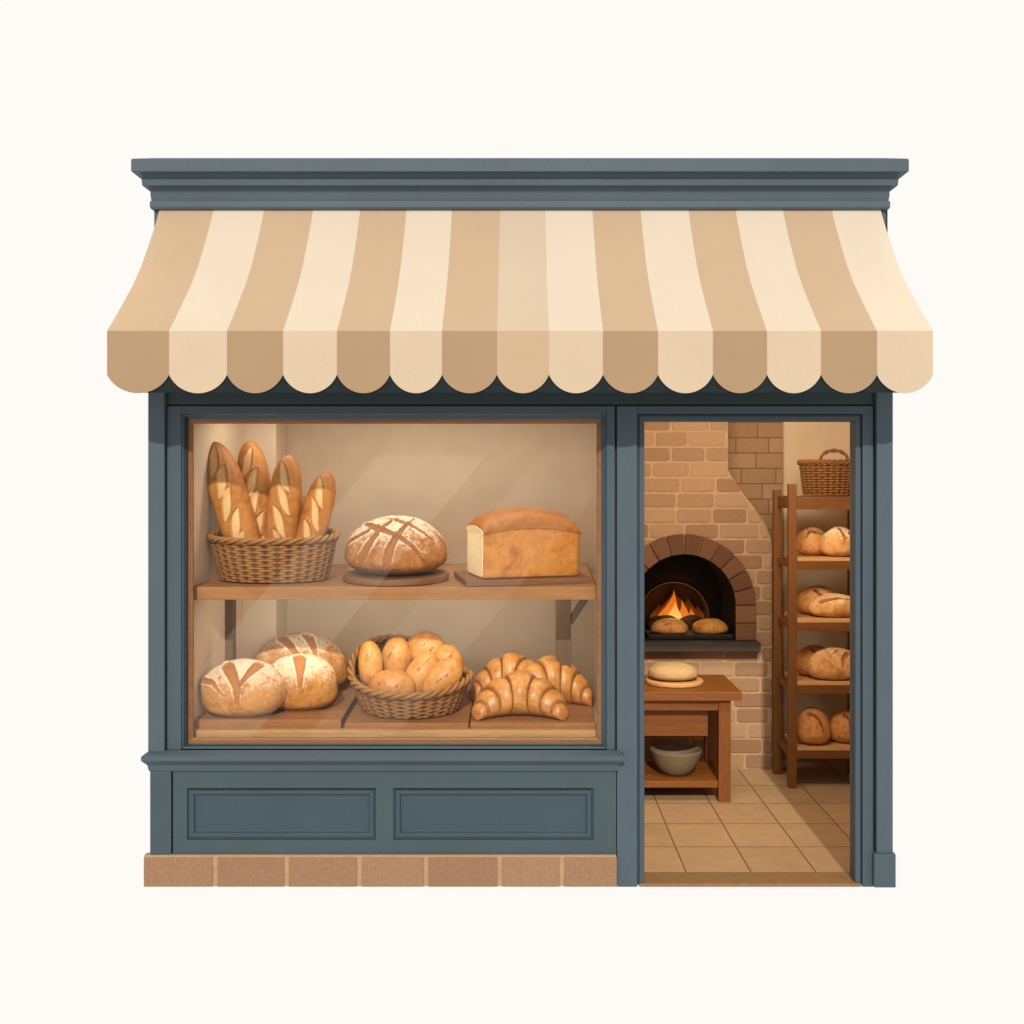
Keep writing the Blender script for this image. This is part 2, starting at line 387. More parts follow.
# sill
mb = MB()
pr = [(.0, 749.6), (.045, 755.2), (.052, 756.5), (.052, 760), (.050, 760.7), (.017, 764.6), (.009, 769.6), (.006, 770.5), (0, 770.5)]
vs = []; fs = []
xl, xr = X(151), X(616.2)
for p, py in pr:
    z = Z(py, -p); vs += [(xl-p*.55, .02, z), (xl-p*.55, -p-.012, z), (xr+p*.75, -p-.012, z), (xr+p*.75, .02, z)]
for i in range(len(pr)-1):
    for k in range(3): fs.append((i*4+k, i*4+k+1, i*4+5+k, i*4+4+k))
mb.add(vs, fs); mb.build('sill', M['slate'], shop)
# stall riser with two sunk panels
mb = MB(); fbox(mb, 150, 171, 770.3, 855, -.014, .0205); mb.build('riser_post', M['slate_riser'], shop, bevel=.002)
mb = MB(); yr = -.006
xs = [173, 187, 376, 393.3, 593.6, 616]
fbox(mb, xs[0], xs[1], 770.3, 855, yr, .0205); fbox(mb, xs[2], xs[3], 770.3, 855, yr, .0205); fbox(mb, xs[4], xs[5], 770.3, 855, yr, .0205)
for a, b in ((1, 2), (3, 4)):
    fbox(mb, xs[a]+.01, xs[b]-.01, 770.3, 788, yr, .0205); fbox(mb, xs[a]+.01, xs[b]-.01, 840, 855, yr, .0205)
rs = mb.build('stall_riser', M['slate_riser'], shop)
for a, b in ((187, 376), (393.3, 593.6)):
    mb = MB(); r = (X(a), Z(840), X(b), Z(788))
    mb.sweep(r, [(0, yr+.0005), (.003, .010), (.010, .011), (.013, .002), (.030, .002), (.033, .004), (.037, .016), (.044, .017), (.046, .0185)])
    mb.box(r[0]+.044, r[2]-.044, .018, .0205, r[1]+.044, r[3]-.044)
    mb.build('riser_panel', M['slate_blue'], rs)
# plinth: seven terracotta blocks in pale mortar
mb = MB(); fbox(mb, 144, 616.3, 855.3, 886.6, -.022, .0205); pl = mb.build('plinth', M['plinth_mortar'], shop, bevel=.003)
mb = MB(); j = [143.5, 215, 286.5, 359.3, 426, 499.7, 562, 617]
for i in range(7):
    g0 = 0 if i == 0 else 2.3; g1 = 0 if i == 6 else 2.3
    fbox(mb, j[i]+g0, j[i+1]-g1, 857.8, 887, -.028, -.004, [.55,.42,.5,.62,.38,.66,.55][i])
mb.build('plinth_block', M['terracotta'], pl, bevel=.005, seg=3)
mb = MB(); fbox(mb, 874.3, 896, 854.2, 887.8, -.045, .0205); mb.build('pilaster_base', M['slate_frame'], shop, bevel=.005, seg=2)

# ------------------------------------------------------------------ inner walls
mb = MB()                                         # display recess: side walls, column, back, ceiling
def wall(mb, a, b, z0, z1, th=.05):
    """vertical slab from plan point a to b, thickness th to the left of a->b"""
    a = Vector((*a, 0)); b = Vector((*b, 0)); d = (b-a).normalized(); nrm = Vector((-d.y, d.x, 0))*th
    q = [a, b, b+nrm, a+nrm]
    mb.add([(p.x, p.y, z0) for p in q]+[(p.x, p.y, z1) for p in q], [(0,3,2,1),(4,5,6,7),(0,1,5,4),(1,2,6,5),(2,3,7,6),(3,0,4,7)])
WY = 1.10
wall(mb, (-1.685, .125), (-1.538, WY), .6, 2.6)
wall(mb, (-1.70, WY+.001), (.449, WY+.001), .6, 2.6)
wall(mb, (.450, WY), (.405, .125), .6, 2.6)
mb.build('display_wall', M['plaster'], shop)
mb = MB(); mb.box(-1.60, X(276, .80), .80, WY-.002, .6, 2.44); mb.build('display_column', M['plaster_light'], shop, bevel=.004)
mb = MB(); mb.box(-1.75, .47, .122, WY+.04, 2.45, 2.49); mb.build('display_ceiling', M['ceiling'], shop)
PB = 2.52; YO = 2.24
mb = MB()
wall(mb, (.56, .125), (.56, PB), .0, 2.75)
wall(mb, (1.62, PB+.001), (2.66, PB+.001), .0, 2.75)
mb.box(.561, 1.619, YO+.275, PB+.051, 1.60, 2.75)
mb.box(.561, 1.619, YO+.9, YO+.95, .0, 1.60)
mb.box(.511, .560, PB+.001, YO+.95, .0, 1.6); mb.box(1.62, 1.66, PB+.052, YO+.95, .0, 1.6); mb.box(.511, 1.66, PB+.052, YO+.95, 1.601, 1.64)
wall(mb, (2.63, PB), (1.855, .125), .0, 2.75, .03)
mb.build('room_wall', M['room_plaster'], shop)
mb = MB(); q = [(.50, .122), (1.95, .122), (2.80, PB+.14), (.50, PB+.14)]
mb.add([(x, y, 2.752) for x, y in q]+[(x, y, 2.79) for x, y in q], [(0,3,2,1),(4,5,6,7),(0,1,5,4),(1,2,6,5),(2,3,7,6),(3,0,4,7)])
mb.build('room_ceiling', M['ceiling'], shop)
FZ = .010
mb = MB(); q = [(.50, .03), (1.84, .03), (2.63, PB+.05), (.50, PB+.05)]
mb.add([(x, y, 0) for x, y in q]+[(x, y, FZ) for x, y in q], [(0,3,2,1),(4,5,6,7),(0,1,5,4),(1,2,6,5),(2,3,7,6),(3,0,4,7)])
fl = mb.build('floor', M['floor']); fl['kind'] = 'structure'
# brick pier between oven and plaster
def rounded(p, rad):
    if not rad: return p
    out = []; n = len(p)
    for i in range(n):
        c = Vector(p[i]); a = Vector(p[i-1])-c; b = Vector(p[(i+1) % n])-c
        q = min(rad, a.length*.45, b.length*.45); a = c+a.normalized()*q; b = c+b.normalized()*q
        for t in (0, .25, .5, .75, 1): out.append(tuple((1-t)**2*a+2*t*(1-t)*c+t*t*b))
    return out
def bricks(mb, x0, x1, z0, z1, rowh, bw, y0, y1, gap, xr=None, skip=None, seed=1, jit=0, rad=0):
    rnd = random.Random(seed); nr = int((z1-z0)/rowh)+1
    for r in range(nr):
        za = z0+r*rowh+gap/2; zb = min(z1, z0+(r+1)*rowh-gap/2)
        if zb-za < .01: continue
        x = x0-(bw*.5 if r % 2 else 0)-rnd.random()*jit
        while x < x1:
            w = bw*(1+(rnd.random()-.5)*.25*(1 if jit else 0))
            a = max(x+gap/2, x0); b = min(x+w-gap/2, x1); x += w
            if b-a < .02: continue
            ra = min(b, xr(za)) if xr else b; rb = min(b, xr(zb)) if xr else b
            if ra-a < .02 or rb-a < .02: continue
            t = rnd.random()
            polys = [[(a, za), (ra, za), (rb, zb), (a, zb)]]
            if skip: polys = skip(polys[0])
            for p in polys: mb.prism(rounded(p, rad), y0, y1, t)
YP = 2.50
mb = MB(); xb0, xb1 = 1.40, X(783, YP)
mb.box(1.622, xb1, YP, PB-.002, FZ, 2.74); mb.box(1.40, 1.6215, YP, PB-.002, 1.66, 2.74); pier = mb.build('brick_pier', M['dark_mortar'], shop)
mb = MB(); bricks(mb, xb0, xb1, FZ, 2.73, .111, .225, YP-.003, YP+.004, .007, seed=3, jit=.05, skip=lambda p: [p] if p[0][1] > 1.66 else [[(max(x, 1.624), z) for x, z in p]] if p[1][0] > 1.66 else [])
mb.build('pier_brick', M['wall_brick'], pier, bevel=.002)
mb = MB()
x = xb1+.004
while x < 2.5:
    mb.box(x, x+.13, PB-.014, PB-.001, FZ, .105, random.random()); x += .134
mb.build('skirting', M['wall_brick'], shop, bevel=.002)

# ------------------------------------------------------------------ brick oven
YO = 2.24; so = 1+YO/D
oven = thing('brick_oven', 'brick bread oven with arched mouth and tapering chimney at back of the bakery', 'oven', (X(684, YO), YO, FZ))
ox, oz = X(684, YO), FZ
sil = [(z, x) for x, z in [(X(728, YO), Z(380, YO)), (X(728, YO), Z(470, YO)), (X(733, YO), Z(479, YO)), (X(742, YO), Z(492, YO)), (X(752, YO), Z(505, YO)), (X(760, YO), Z(516, YO)), (X(766.5, YO), Z(527, YO)), (X(770.5, YO), Z(538, YO)), (X(772, YO), Z(548, YO)), (X(772, YO), FZ)]]
def silx(z):
    for (za, xa), (zb, xb) in zip(sil, sil[1:]):
        if zb <= z <= za: return xa+(xb-xa)*(za-z)/(za-zb+1e-9)
    return sil[-1][1]
xl = .563
zc = Z(605, YO); ri = 51*.005*so; ro = 71*.005*so; zh = Z(640, YO)
def arch(r, n=24): return [(ox+r, zh)]+[(ox+r*math.cos(math.pi*i/n), zc+r*math.sin(math.pi*i/n)) for i in range(n+1)]+[(ox-r, zh)]
xl2 = ox-ri-.02
# body with a hole for the mouth
def body(mb, y0, y1):
    outer = [(xl, FZ)]+[(x, z) for z, x in reversed(sil)]+[(xl, sil[0][0])]
    hole = arch(ri)
    bm = bmesh.new()
    loops = []
    for lp in (outer, hole):
        vs = [bm.verts.new((x-ox, y0-YO, z-oz)) for x, z in lp]
        for i in range(len(vs)): bm.edges.new((vs[i], vs[(i+1) % len(vs)]))
    bmesh.ops.triangle_fill(bm, edges=list(bm.edges), use_beauty=True)
    r = bmesh.ops.extrude_face_region(bm, geom=list(bm.faces))
    for v in [g for g in r['geom'] if isinstance(g, bmesh.types.BMVert)]: v.co.y += (y1-y0)
    bmesh.ops.recalc_face_normals(bm, faces=bm.faces)
    me = bpy.data.meshes.new('masonry'); bm.to_mesh(me); bm.free(); me.materials.append(M['mortar'])
    o = bpy.data.objects.new('masonry', me); col.objects.link(o); o.parent = oven; return o
if X(684, YO)-ri < xl: xl = ox-ri-.03
body(None, YO, YO+.25)
def skip_arch(p):
    (a, za), (b, _), (b2, zb), _ = p
    def hx(z):
        q = ri+.085
        if z >= zc+q: return None
        if z <= zc: return q
        return math.sqrt(q*q-(z-zc)**2)
    if zb < zh: return [p]
    zm = max(za, zh); zq = min((za+zb)/2, zb); h = hx(za if za > zh else zh)
    if h is None: return [p]
    h -= .035
    out = []
    if a < ox-h: out.append([(a, za), (min(b, ox-h), za), (min(b2, ox-h), zb), (a, zb)])
    if b > ox+h:
        aa = max(a, ox+h)
        if b-aa > .015 and b2-aa > .005: out.append([(aa, za), (b, za), (b2, zb), (aa, zb)])
    return [q for q in out if q[1][0]-q[0][0] > .015]
mb = MB(); bricks(mb, xl+.01, 2.2, FZ+.002, Z(404, YO), .1074, .258, YO-.007, YO+.004, .017, xr=lambda z: silx(z)-.004, skip=skip_arch, seed=11, jit=.09, rad=.022)
mb.v = [(x-ox, y-YO, z-oz) for x, y, z in mb.v]; mb.build('brick', M['brick'], oven, bevel=.0035, seg=2)
# voussoirs
mb = MB(); nv = 12
angs = [math.pi*i/nv for i in range(nv+1)]
for i in range(nv):
    a, b = angs[i]+.012, angs[i+1]-.012
    pts = [(ri*math.cos(a), ri*math.sin(a)), (ro*math.cos(a), ro*math.sin(a)), (ro*math.cos((a+b)/2), ro*math.sin((a+b)/2)), (ro*math.cos(b), ro*math.sin(b)), (ri*math.cos(b), ri*math.sin(b)), (ri*math.cos((a+b)/2), ri*math.sin((a+b)/2))]
    mb.prism([(x, z+zc-oz) for x, z in pts], -.03, .10, random.random())
for sx in (1, -1):
    zz = zc
    for k in range(2):
        z1 = zc-(zc-zh)*k/2-.004; z0 = zc-(zc-zh)*(k+1)/2+.003
        xa, xb = sorted((sx*ri, sx*ro)); mb.prism([(xa, z0-oz), (xb, z0-oz), (xb, z1-oz), (xa, z1-oz)], -.03, .10, random.random())
mb.build('arch', M['voussoir'], oven, bevel=.003)
# chamber: dark barrel vault, an inner arch and the firebox behind it
mb = MB()
def vault(r, z0, cz, ya, yb, n=24):
    ps = [(r, z0)]+[(r*math.cos(math.pi*i/n), cz+r*math.sin(math.pi*i/n)) for i in range(n+1)]+[(-r, z0)]
    k = len(ps); mb.add([(x, ya, z) for x, z in ps]+[(x, yb, z) for x, z in ps], [(i, i+1, k+i+1, k+i) for i in range(k-1)])
    return ps
czl, zhl = zc-oz, zh-oz
vault(ri-.004, zhl-.03, czl, -.027, .52)
mb.box(-ri-.0, ri+.0, -.02, .9, zhl-.06, zhl+.002)
# inner wall with opening
yi = .52; r2 = 35*.005*(1+(YO+yi)/D); cz2 = Z(617, YO+yi)-oz
ro2 = ri+.03
n = 24
A = [(r2, zhl-.004)]+[(r2*math.cos(math.pi*i/n), cz2+r2*math.sin(math.pi*i/n)) for i in range(n+1)]+[(-r2, zhl-.004)]
B = [(ro2, zhl-.004)]+[(ro2*math.cos(math.pi*i/n), czl+ro2*math.sin(math.pi*i/n)) for i in range(n+1)]+[(-ro2, zhl-.004)]
k = len(A); mb.add([(x, yi, z) for x, z in A]+[(x, yi, z) for x, z in B], [(i, i+1, k+i+1, k+i) for i in range(k-1)])
mb.build('chamber', M['soot'], oven, smooth=40)
mb = MB(); vault(r2+.0, zhl-.004, cz2, yi, .86); ps = [(r2+.01, zhl-.004)]+[((r2+.01)*math.cos(math.pi*i/n), cz2+(r2+.01)*math.sin(math.pi*i/n)) for i in range(n+1)]+[(-r2-.01, zhl-.004)]
mb.add([(x, .86, z) for x, z in ps], [tuple(range(len(ps)))])
mb.build('firebox', M['glow'], oven, smooth=40)
mb = MB(); mb.tube([(x, yi-.006, z) for x, z in A[1:-1]], .004, 6); mb.build('firebox_rim', M['voussoir'], oven, smooth=60)
mb = MB(); mb.box(X(560, YO)-ox+.18, X(761, YO-.12)-ox, -.12, .09, Z(652, YO-.12)-oz, zhl-.001); mb.build('hearth_ledge', M['iron'], oven, bevel=.008)
mb = MB(); mb.box(-ri-.15, .9, .26, .95, -oz+FZ, 2.0); 
# fire and logs
def blob(name, rx, ry, rz, mat, seed, parent=None, amp=.08, low=.6):
    return loaf(name, rx, ry, rz, [], mat, seed=seed, amp=amp, low=low)
# ------------------------------------------------------------------ bread builders
def sst(a, b, x): t = np.clip((x-a)/(b-a), 0, 1); return t*t*(3-2*t)
def fnoise(P, s, seed):
    return np.array([noise.noise(Vector((p[0]*s+seed*3.1, p[1]*s-seed*1.7, p[2]*s+seed))) for p in P])
def set_attrs(me, **kw):
    for k, v in kw.items():
        a = me.attributes.new(k, 'FLOAT', 'POINT'); a.data.foreach_set('value', np.asarray(v, dtype=np.float32))
def grid_faces(nv, nu):
    return [(i*nu+k, i*nu+(k+1) % nu, (i+1)*nu+(k+1) % nu, (i+1)*nu+k) for i in range(nv) for k in range(nu)]
def mk(name, P, F, mat, attrs, parent=None):
    me = bpy.data.meshes.new(name); me.from_pydata([tuple(p) for p in P], [], F)
    me.polygons.foreach_set('use_smooth', [True]*len(F)); me.materials.append(mat); set_attrs(me, **attrs)
    o = bpy.data.objects.new(name, me); col.objects.link(o)
    if parent: o.parent = parent
    return o
def fp(fx, fz, low=.45, back=False):
    """front-view point (fx in -1..1 of half width, fz 0..1 of height) -> unit direction"""
    zz = (fz*(1+low)-low)
    dz = zz if zz > 0 else zz/low*.9
    r = math.sqrt(max(0, 1-dz*dz)); dx = fx
    if abs(dx) > .985*r: dx = math.copysign(.985*r, dx)
    dy = -math.sqrt(max(0, 1-dz*dz-dx*dx))
    return Vector((dx, dy if not back else -dy, dz))
def loaf(name, rx, ry, rz, scores, mat, flour=0., flour_lo=.1, seed=0, amp=.035, low=.45, depth=.06, e=1.0, nu=184, nv=104, up=.0, parent=None, foot_shade=0):
    el = np.linspace(-math.pi/2+.02, math.pi/2-.012, nv+1); az = np.linspace(0, 2*math.pi, nu, endpoint=False)
    E, A_ = np.meshgrid(el, az, indexing='ij')
    d = np.stack([np.cos(E)*np.cos(A_), np.cos(E)*np.sin(A_), np.sin(E)], -1).reshape(-1, 3)
    nz = fnoise(d, 1.6, seed)*amp*1.6+fnoise(d, 4.5, seed+5)*amp*.35
    S = np.zeros(len(d)); disp = np.zeros(len(d)); LM = np.zeros(len(d))
    for pts, w, dep in scores:
        pts = [np.array(p) for p in pts]; best = np.full(len(d), 9.); tt = np.zeros(len(d)); N = len(pts)-1
        for i in range(N):
            a, b = pts[i], pts[i+1]; ab = b-a; t = np.clip(((d-a)@ab)/(ab@ab), 0, 1)
            q = np.linalg.norm(d-(a+t[:, None]*ab), axis=1); m = q < best
            best = np.where(m, q, best); tt = np.where(m, (i+t)/N, tt)
        ww = w*1.22*np.clip(np.minimum(1-.72*tt, .35+tt*5), .1, 1)
        core = 1-sst(ww*.84, ww, best)
        S = np.maximum(S, core); disp -= dep*core*(.45+.55*(1-np.clip(best/ww, 0, 1)**2))
        lipm = np.exp(-((best-ww*1.18)/(ww*.32))**2)*(1-core); LM = np.maximum(LM, lipm); disp += dep*.62*lipm
    g = 1+nz+disp
    dz = d[:, 2]; rad = np.sqrt(d[:, 0]**2+d[:, 1]**2)
    k = np.where(dz < 0, rad**-.06, 1.0)
    x = rx*np.sign(d[:, 0])*np.abs(d[:, 0])**e*g*k; y = ry*np.sign(d[:, 1])*np.abs(d[:, 1])**e*g*k
    zl = np.where(dz > 0, rz*np.abs(dz)**(.92*e)*g, -low*rz*(1-(1-np.abs(dz))**1.45))
    z = zl+low*rz; z[dz < -.86] = 0
    z = np.maximum(z, 0)
    h = z/((1+low)*rz)
    fl_ = flour*sst(flour_lo-.08, flour_lo+.85, h)*(1-S)
    if flour > .5: fl_ = np.clip(fl_+.34*LM*(1-S), 0, 1.1)
    P = np.stack([x, y, z], -1)
    F = grid_faces(nv, nu); F.append(tuple(range(nu-1, -1, -1))); F.append(tuple(nv*nu+i for i in range(nu)))
    U = up*sst(.45, 1, h)+foot_shade*(1-sst(.0, .22, h))  # loaf foot darkened: form shading painted into the crust
    return mk(name, P, F, mat, dict(score=S, flour=fl_, up=U), parent)

def baguette(name, L, Rr, scs, sgn, seed):
    """stands along +z from 0 to L, slashes face -y"""
    nv, nu = 320, 168
    t = np.linspace(0.004, .997, nv+1); ph = np.linspace(0, 2*math.pi, nu, endpoint=False)
    T, PH = np.meshgrid(t, ph, indexing='ij'); T = T.ravel(); PH = PH.ravel()
    prof = (np.clip(1-np.abs(2*T-1)**4.2, 0, 1))**.55*(.90+.1*np.cos((T-.55)*3))
    sx = np.sin(PH); cy = -np.cos(PH)
    S = np.zeros(len(T)); dis = np.zeros(len(T)); RG = np.zeros(len(T))
    front = sst(.05, .35, -cy)
    for zc_, xc_, ln, wd in scs:
        a0 = -sgn*R(27)
        u = (T*L-zc_); v = Rr*np.sin(np.clip(PH-(2*math.pi)*(PH > math.pi), -1.5, 1.5))-xc_
        ua = u*math.cos(a0)+v*math.sin(a0); va = -u*math.sin(a0)+v*math.cos(a0)
        va = va-sgn*.007*np.sin(ua/ln*2.6)
        w = wd*.92*np.clip(1-(ua/ln)**2, 0, 1)**.9
        inside = np.where(np.abs(ua) < ln, 1-sst(w*.70, w+.0012, np.abs(va)), 0)*front
        S = np.maximum(S, inside); dis -= .06*inside
        lip = np.where(np.abs(ua) < ln*1.05, np.exp(-((np.abs(va)-w-.008)/.008)**2), 0)*front; dis += .05*lip*(1-inside)
        RG = np.maximum(RG*(1-inside), np.where(np.abs(ua) < ln*1.02, np.exp(-((np.abs(va)-w-.0045)/.0035)**2), 0)*front*(1-inside))
    P0 = np.stack([sx, cy, T*L*6], -1)
    g = prof*(1+dis*(prof > .3))*(1+.025*fnoise(P0, .8, seed))
    P = np.stack([Rr*sx*g, Rr*.92*cy*g, T*L], -1)
    F = grid_faces(nv, nu); F.append(tuple(range(nu-1, -1, -1))); F.append(tuple(nv*nu+i for i in range(nu)))
    U = np.clip(.75*sst(.86, .98, T)+.30*sst(.3, 1., np.abs(sx))+.75*RG, 0, 1)*(1-S)
    return mk(name, P, F, M['baguette'], dict(score=S, flour=np.zeros(len(T)), up=U))

def croissant(name, seed, bend=1.0):
    """crescent lying flat, horns towards -y"""
    nv, nu = 300, 88
    T = np.linspace(-1, 1, nv+1); ph = np.linspace(0, 2*math.pi, nu, endpoint=False)
    edges = [-1, -.84, -.60, -.25, .25, .60, .84, 1]
    env = lambda t: .127*np.clip(1-np.abs(t)**2.0*.80, .05, 1)
    P = []; S = []; U = []
    for t in T:
        at = abs(t); r = float(env(t))
        seg_i = max(i for i in range(len(edges)-1) if t >= edges[i]-1e-9); a, b = edges[seg_i], edges[seg_i+1]; f = (t-a)/(b-a)
        if seg_i != 3:
            fi = f if t < 0 else 1-f                       # 0 at the outer end of the wrap, 1 at its inner end
            bulge = .89+.14*math.sin(math.pi*min(1, fi*.62+.30))
            edge_d = min(f, 1-f)*(b-a)
        else:
            bulge = .99+.05*math.cos(math.pi*(f-.5)); edge_d = min(f, 1-f)*(b-a)
        if at > .955: bulge *= math.sqrt(max(.02, 1-((at-.955)/.048)**2))
        groove = .8*math.exp(-(edge_d/.016)**2) if at < .96 else 0
        ang = t*1.12*bend; cx = .255*math.sin(ang); cyy = -.23*(1-math.cos(ang))*1.15
        tx = .255*math.cos(ang); ty = -.23*math.sin(ang)*1.15; l = math.hypot(tx, ty); nx, ny = -ty/l, tx/l
        rr = r*bulge*(1-.07*groove)
        cz_ = rr*.86
        for p in ph:
            # wraps run slightly aslant over the crest
            s_ = math.sin(p); c_ = math.cos(p)
            zz = cz_+rr*c_*(1.0 if c_ > 0 else .86)
            P.append((cx+nx*rr*s_, cyy+ny*rr*s_*1.0, max(0, zz))); S.append(groove*.85)
            U.append(.55*math.exp(-(edge_d/.05)**2)*(.4+.6*(c_ > -.2))+.25*max(0, c_)*(at < .2)*0+.3*(at > .85)+.35*(c_ < -.1))
    P = np.array(P); P *= (1+.02*fnoise(P, 14, seed))[:, None]
    P[:, 2] = np.maximum(P[:, 2], 0)
    hl = .75*sst(.10, .19, P[:, 2])*(1-np.array(S))  # painted highlight along the crest, carried by the flour attribute
    F = grid_faces(nv, nu); F.append(tuple(range(nu-1, -1, -1))); F.append(tuple(nv*nu+i for i in range(nu)))
    return mk(name, P, F, M['croissant'], dict(score=S, flour=hl*.6, up=U))  # flour holds the painted crest highlight here, no real flour

def basket(root, ax, ay, bx, by, h, rows, stakes, mat, sr=.011, rim_r=.016, rise=lambda th: 0.0, waves=None, strands=3):
    """oval wicker basket, parts parented to root; base at z=0"""
    mb = MB()
    def pt(th, f, off=0.0):
        f2 = f**.8
        a = bx+(ax-bx)*f2+off; b = by+(ay-by)*f2+off
        return Vector((a*math.cos(th), b*math.sin(th), sr*.8+(h+rise(th)*1.0-sr)*f))
    n = stakes*14
    rnd = random.Random(stakes)
    for r in range(rows):
        f = (r+.35)/rows
        pts = []
        for i in range(n):
            th = 2*math.pi*i/n
            pts.append(pt(th, f, sr*(.38*math.cos(stakes*th+math.pi*r)-.42*math.cos(stakes*th*2))))
        tn = [.52+.16*math.cos(stakes*2*math.pi*i/n+math.pi*r)-.26*math.cos(stakes*4*math.pi*i/n)+rnd.uniform(-.08, .08) for i in range(n)]
        tone = [t for t in tn for _ in range(6)]
        rr = min(sr, h/rows*.60)
        mb.tube(pts, rr, 6, True, tone)
    for k in range(stakes):
        th = 2*math.pi*(k+.5)/stakes
        mb.tube([pt(th, f/8) for f in range(9)], sr*.7, 6, False, .25)
    body = mb.build('weave', mat, root, smooth=80)
    mb = MB(); vs = []; nn = 64; rws = 10
    for j in range(rws+1):
        for i in range(nn):
            p = pt(2*math.pi*i/nn, j/rws, -sr*1.1); vs.append(p)
    mb.add(vs, [(j*nn+i, j*nn+(i+1) % nn, (j+1)*nn+(i+1) % nn, (j+1)*nn+i) for j in range(rws) for i in range(nn)]+[tuple(range(nn))])
    mb.build('lining', M['wicker_in'], root, smooth=80)
    mb = MB(); n = 260; tw = 11
    for s in range(strands):
        pts = []
        for i in range(n):
            th = 2*math.pi*i/n; c = pt(th, 1.0, .003); out = Vector((math.cos(th), math.sin(th), 0))
            a = tw*th+2*math.pi*s/strands
            pts.append(c+out*rim_r*.75*math.cos(a)+Vector((0,0,1))*rim_r*.75*math.sin(a)+Vector((0,0,rim_r*.3)))
        mb.tube(pts, rim_r*.66, 6, True, [.5+.3*math.sin(tw*2*math.pi*i/n+2*math.pi*s/strands+.6) for i in range(n) for _ in range(6)])
    mb.build('rim', mat, root, smooth=80)
    return pt

# ------------------------------------------------------------------ display shelf and base
TILT = 2.5; TT = math.tan(R(TILT))
SY = .12; SZ = Z(587, SY)
def shz(Y): return SZ+(Y-SY)*TT
sh = thing('display_shelf', 'upper wooden display shelf on two brackets behind the window', 'shelf', (0, SY, SZ))
rot = Matrix.Rotation(R(TILT), 4, 'X')
mb = MB(); mb.box(-1.678, .402, 0, .972, -.066, 0, rot=rot); mb.build('shelf_board', M['shelf_wood'], sh, bevel=.003)
BY0 = .16; BZ = Z(730, BY0)
def dbz(Y): return BZ+(Y-BY0)*TT
for px0, px1, sx in ((223, 233, -1), (556, 571, 1)):
    yp = .55
    mb = MB(); mb.box(X(px0, yp), X(px1, yp), yp-SY, yp-SY+.07, dbz(yp)-SZ+.005, (yp-SY)*TT-.068); mb.build('bracket_post', M['post_wood'], sh, bevel=.003)
    mb = MB(); xi = X(px1-1 if sx < 0 else px0+2, yp); xa = X(224 if sx < 0 else 570, yp)
    a = Vector((xa-sx*.0, yp-SY+.035, Z(623, yp)-SZ)); b = Vector((xa+sx*.085, yp-SY+.035, Z(600, yp)-SZ+.005))
    dd = (b-a).normalized(); nn = Vector((-dd.z, 0, dd.x))*.018
    q = [a-nn, b-nn, b+nn, a+nn]
    mb.prism([(p.x, p.z) for p in (q if nn.z*dd.x-nn.x*dd.z > 0 else q[::-1])], yp-SY+.012, yp-SY+.058); mb.build('brace', M['post_wood'], sh, bevel=.002)
# ledge and platform
dp = thing('display_platform', 'low wooden display platform across the foot of the window', 'platform', (0, .11, Z(738, .11)))
zl = Z(738, .11)
mb = MB(); mb.box(X(190, .11), X(599, .11), 0, .046, -.012, Z(730.5, .11)-zl); mb.build('ledge', M['ledge_wood'], dp, bevel=.002)
mb = MB(); mb.box(-1.60, .385, .05, 1.2, -.03, BZ-zl-.004, rot=None); 
mb = MB(); q = [(.047, BZ-zl-.003), (1.095, BZ-zl-.003+1.048*TT)]
mb.add([(x, y, z) for x in (-1.575, .395) for y, z in ((q[0][0], -.05), (q[1][0], -.05), (q[1][0], q[1][1]), (q[0][0], q[0][1]))], [(0,1,2,3),(7,6,5,4),(0,4,5,1),(1,5,6,2),(2,6,7,3),(3,7,4,0)])
mb.build('deck', M['board_wood'], dp)
def dboard(label, px0, px1, py, dx_back=0, depth=.932):
    t = Z(py, BY0)-BZ
    o = thing('display_board', label, 'board', (0, BY0, BZ), (R(TILT), 0, 0), 'boards on the display platform')
    mb = MB(); xa, xb = X(px0, BY0), X(px1, BY0)
    q = [(xa, 0), (xb, 0), (xb, depth), (xa, depth)]
    mb.add([(x, y, 0) for x, y in q]+[(x, y, t) for x, y in q], [(0,3,2,1),(4,5,6,7),(0,1,5,4),(1,2,6,5),(2,3,7,6),(3,0,4,7)])
    mb.build('board', M['board_wood'], o, bevel=.003); return t
tL = dboard('thick wooden board under the three floured country loaves', 195, 341, 719.5)
tM = dboard('thin wooden board under the basket of rolls', 344.5, 468.5, 723)
tR = dboard('thin wooden board under the croissants', 470.5, 596, 723)
def on(board_t, Y): return BZ+board_t*1.0+(Y-BY0)*TT

# --- baguette basket
bY = .39; k = 1+bY/D
bk = thing('bread_basket', 'oval wicker basket of baguettes on the upper shelf', 'basket', (X(274, bY), bY, shz(bY)+.001), (R(TILT), 0, 0))
basket(bk, .330, .215, .275, .165, .222, 15, 16, M['wicker'], sr=.0105, rim_r=.0155, rise=lambda th: .035*max(0, math.sin(th))+.01*abs(math.cos(th))**6)
BG = [  # tip px, tip py, foot px, depth of tip, depth of foot, radius, dir, seed
    (212, 442, 245, .42, .32, .099, -1, 1, 'leftmost baguette in the basket, leaning left, with pale slashes'),
    (249, 441, 262, .50, .42, .090, -1, 2, 'second baguette from the left, upright and shaded, tallest at the back'),
    (289, 455, 281, .41, .34, .087, 1, 3, 'third baguette from the left, standing almost upright'),
    (328, 472, 308, .43, .35, .079, 1, 4, 'shortest slashed baguette, leaning right at the basket edge'),
    (271, 481, 268, .56, .52, .055, 1, 5, 'dark baguette tip peeking out between second and third baguettes'),
    (302, 495, 300, .55, .51, .055, 1, 6, 'dark baguette tip peeking out between third and fourth baguettes')]
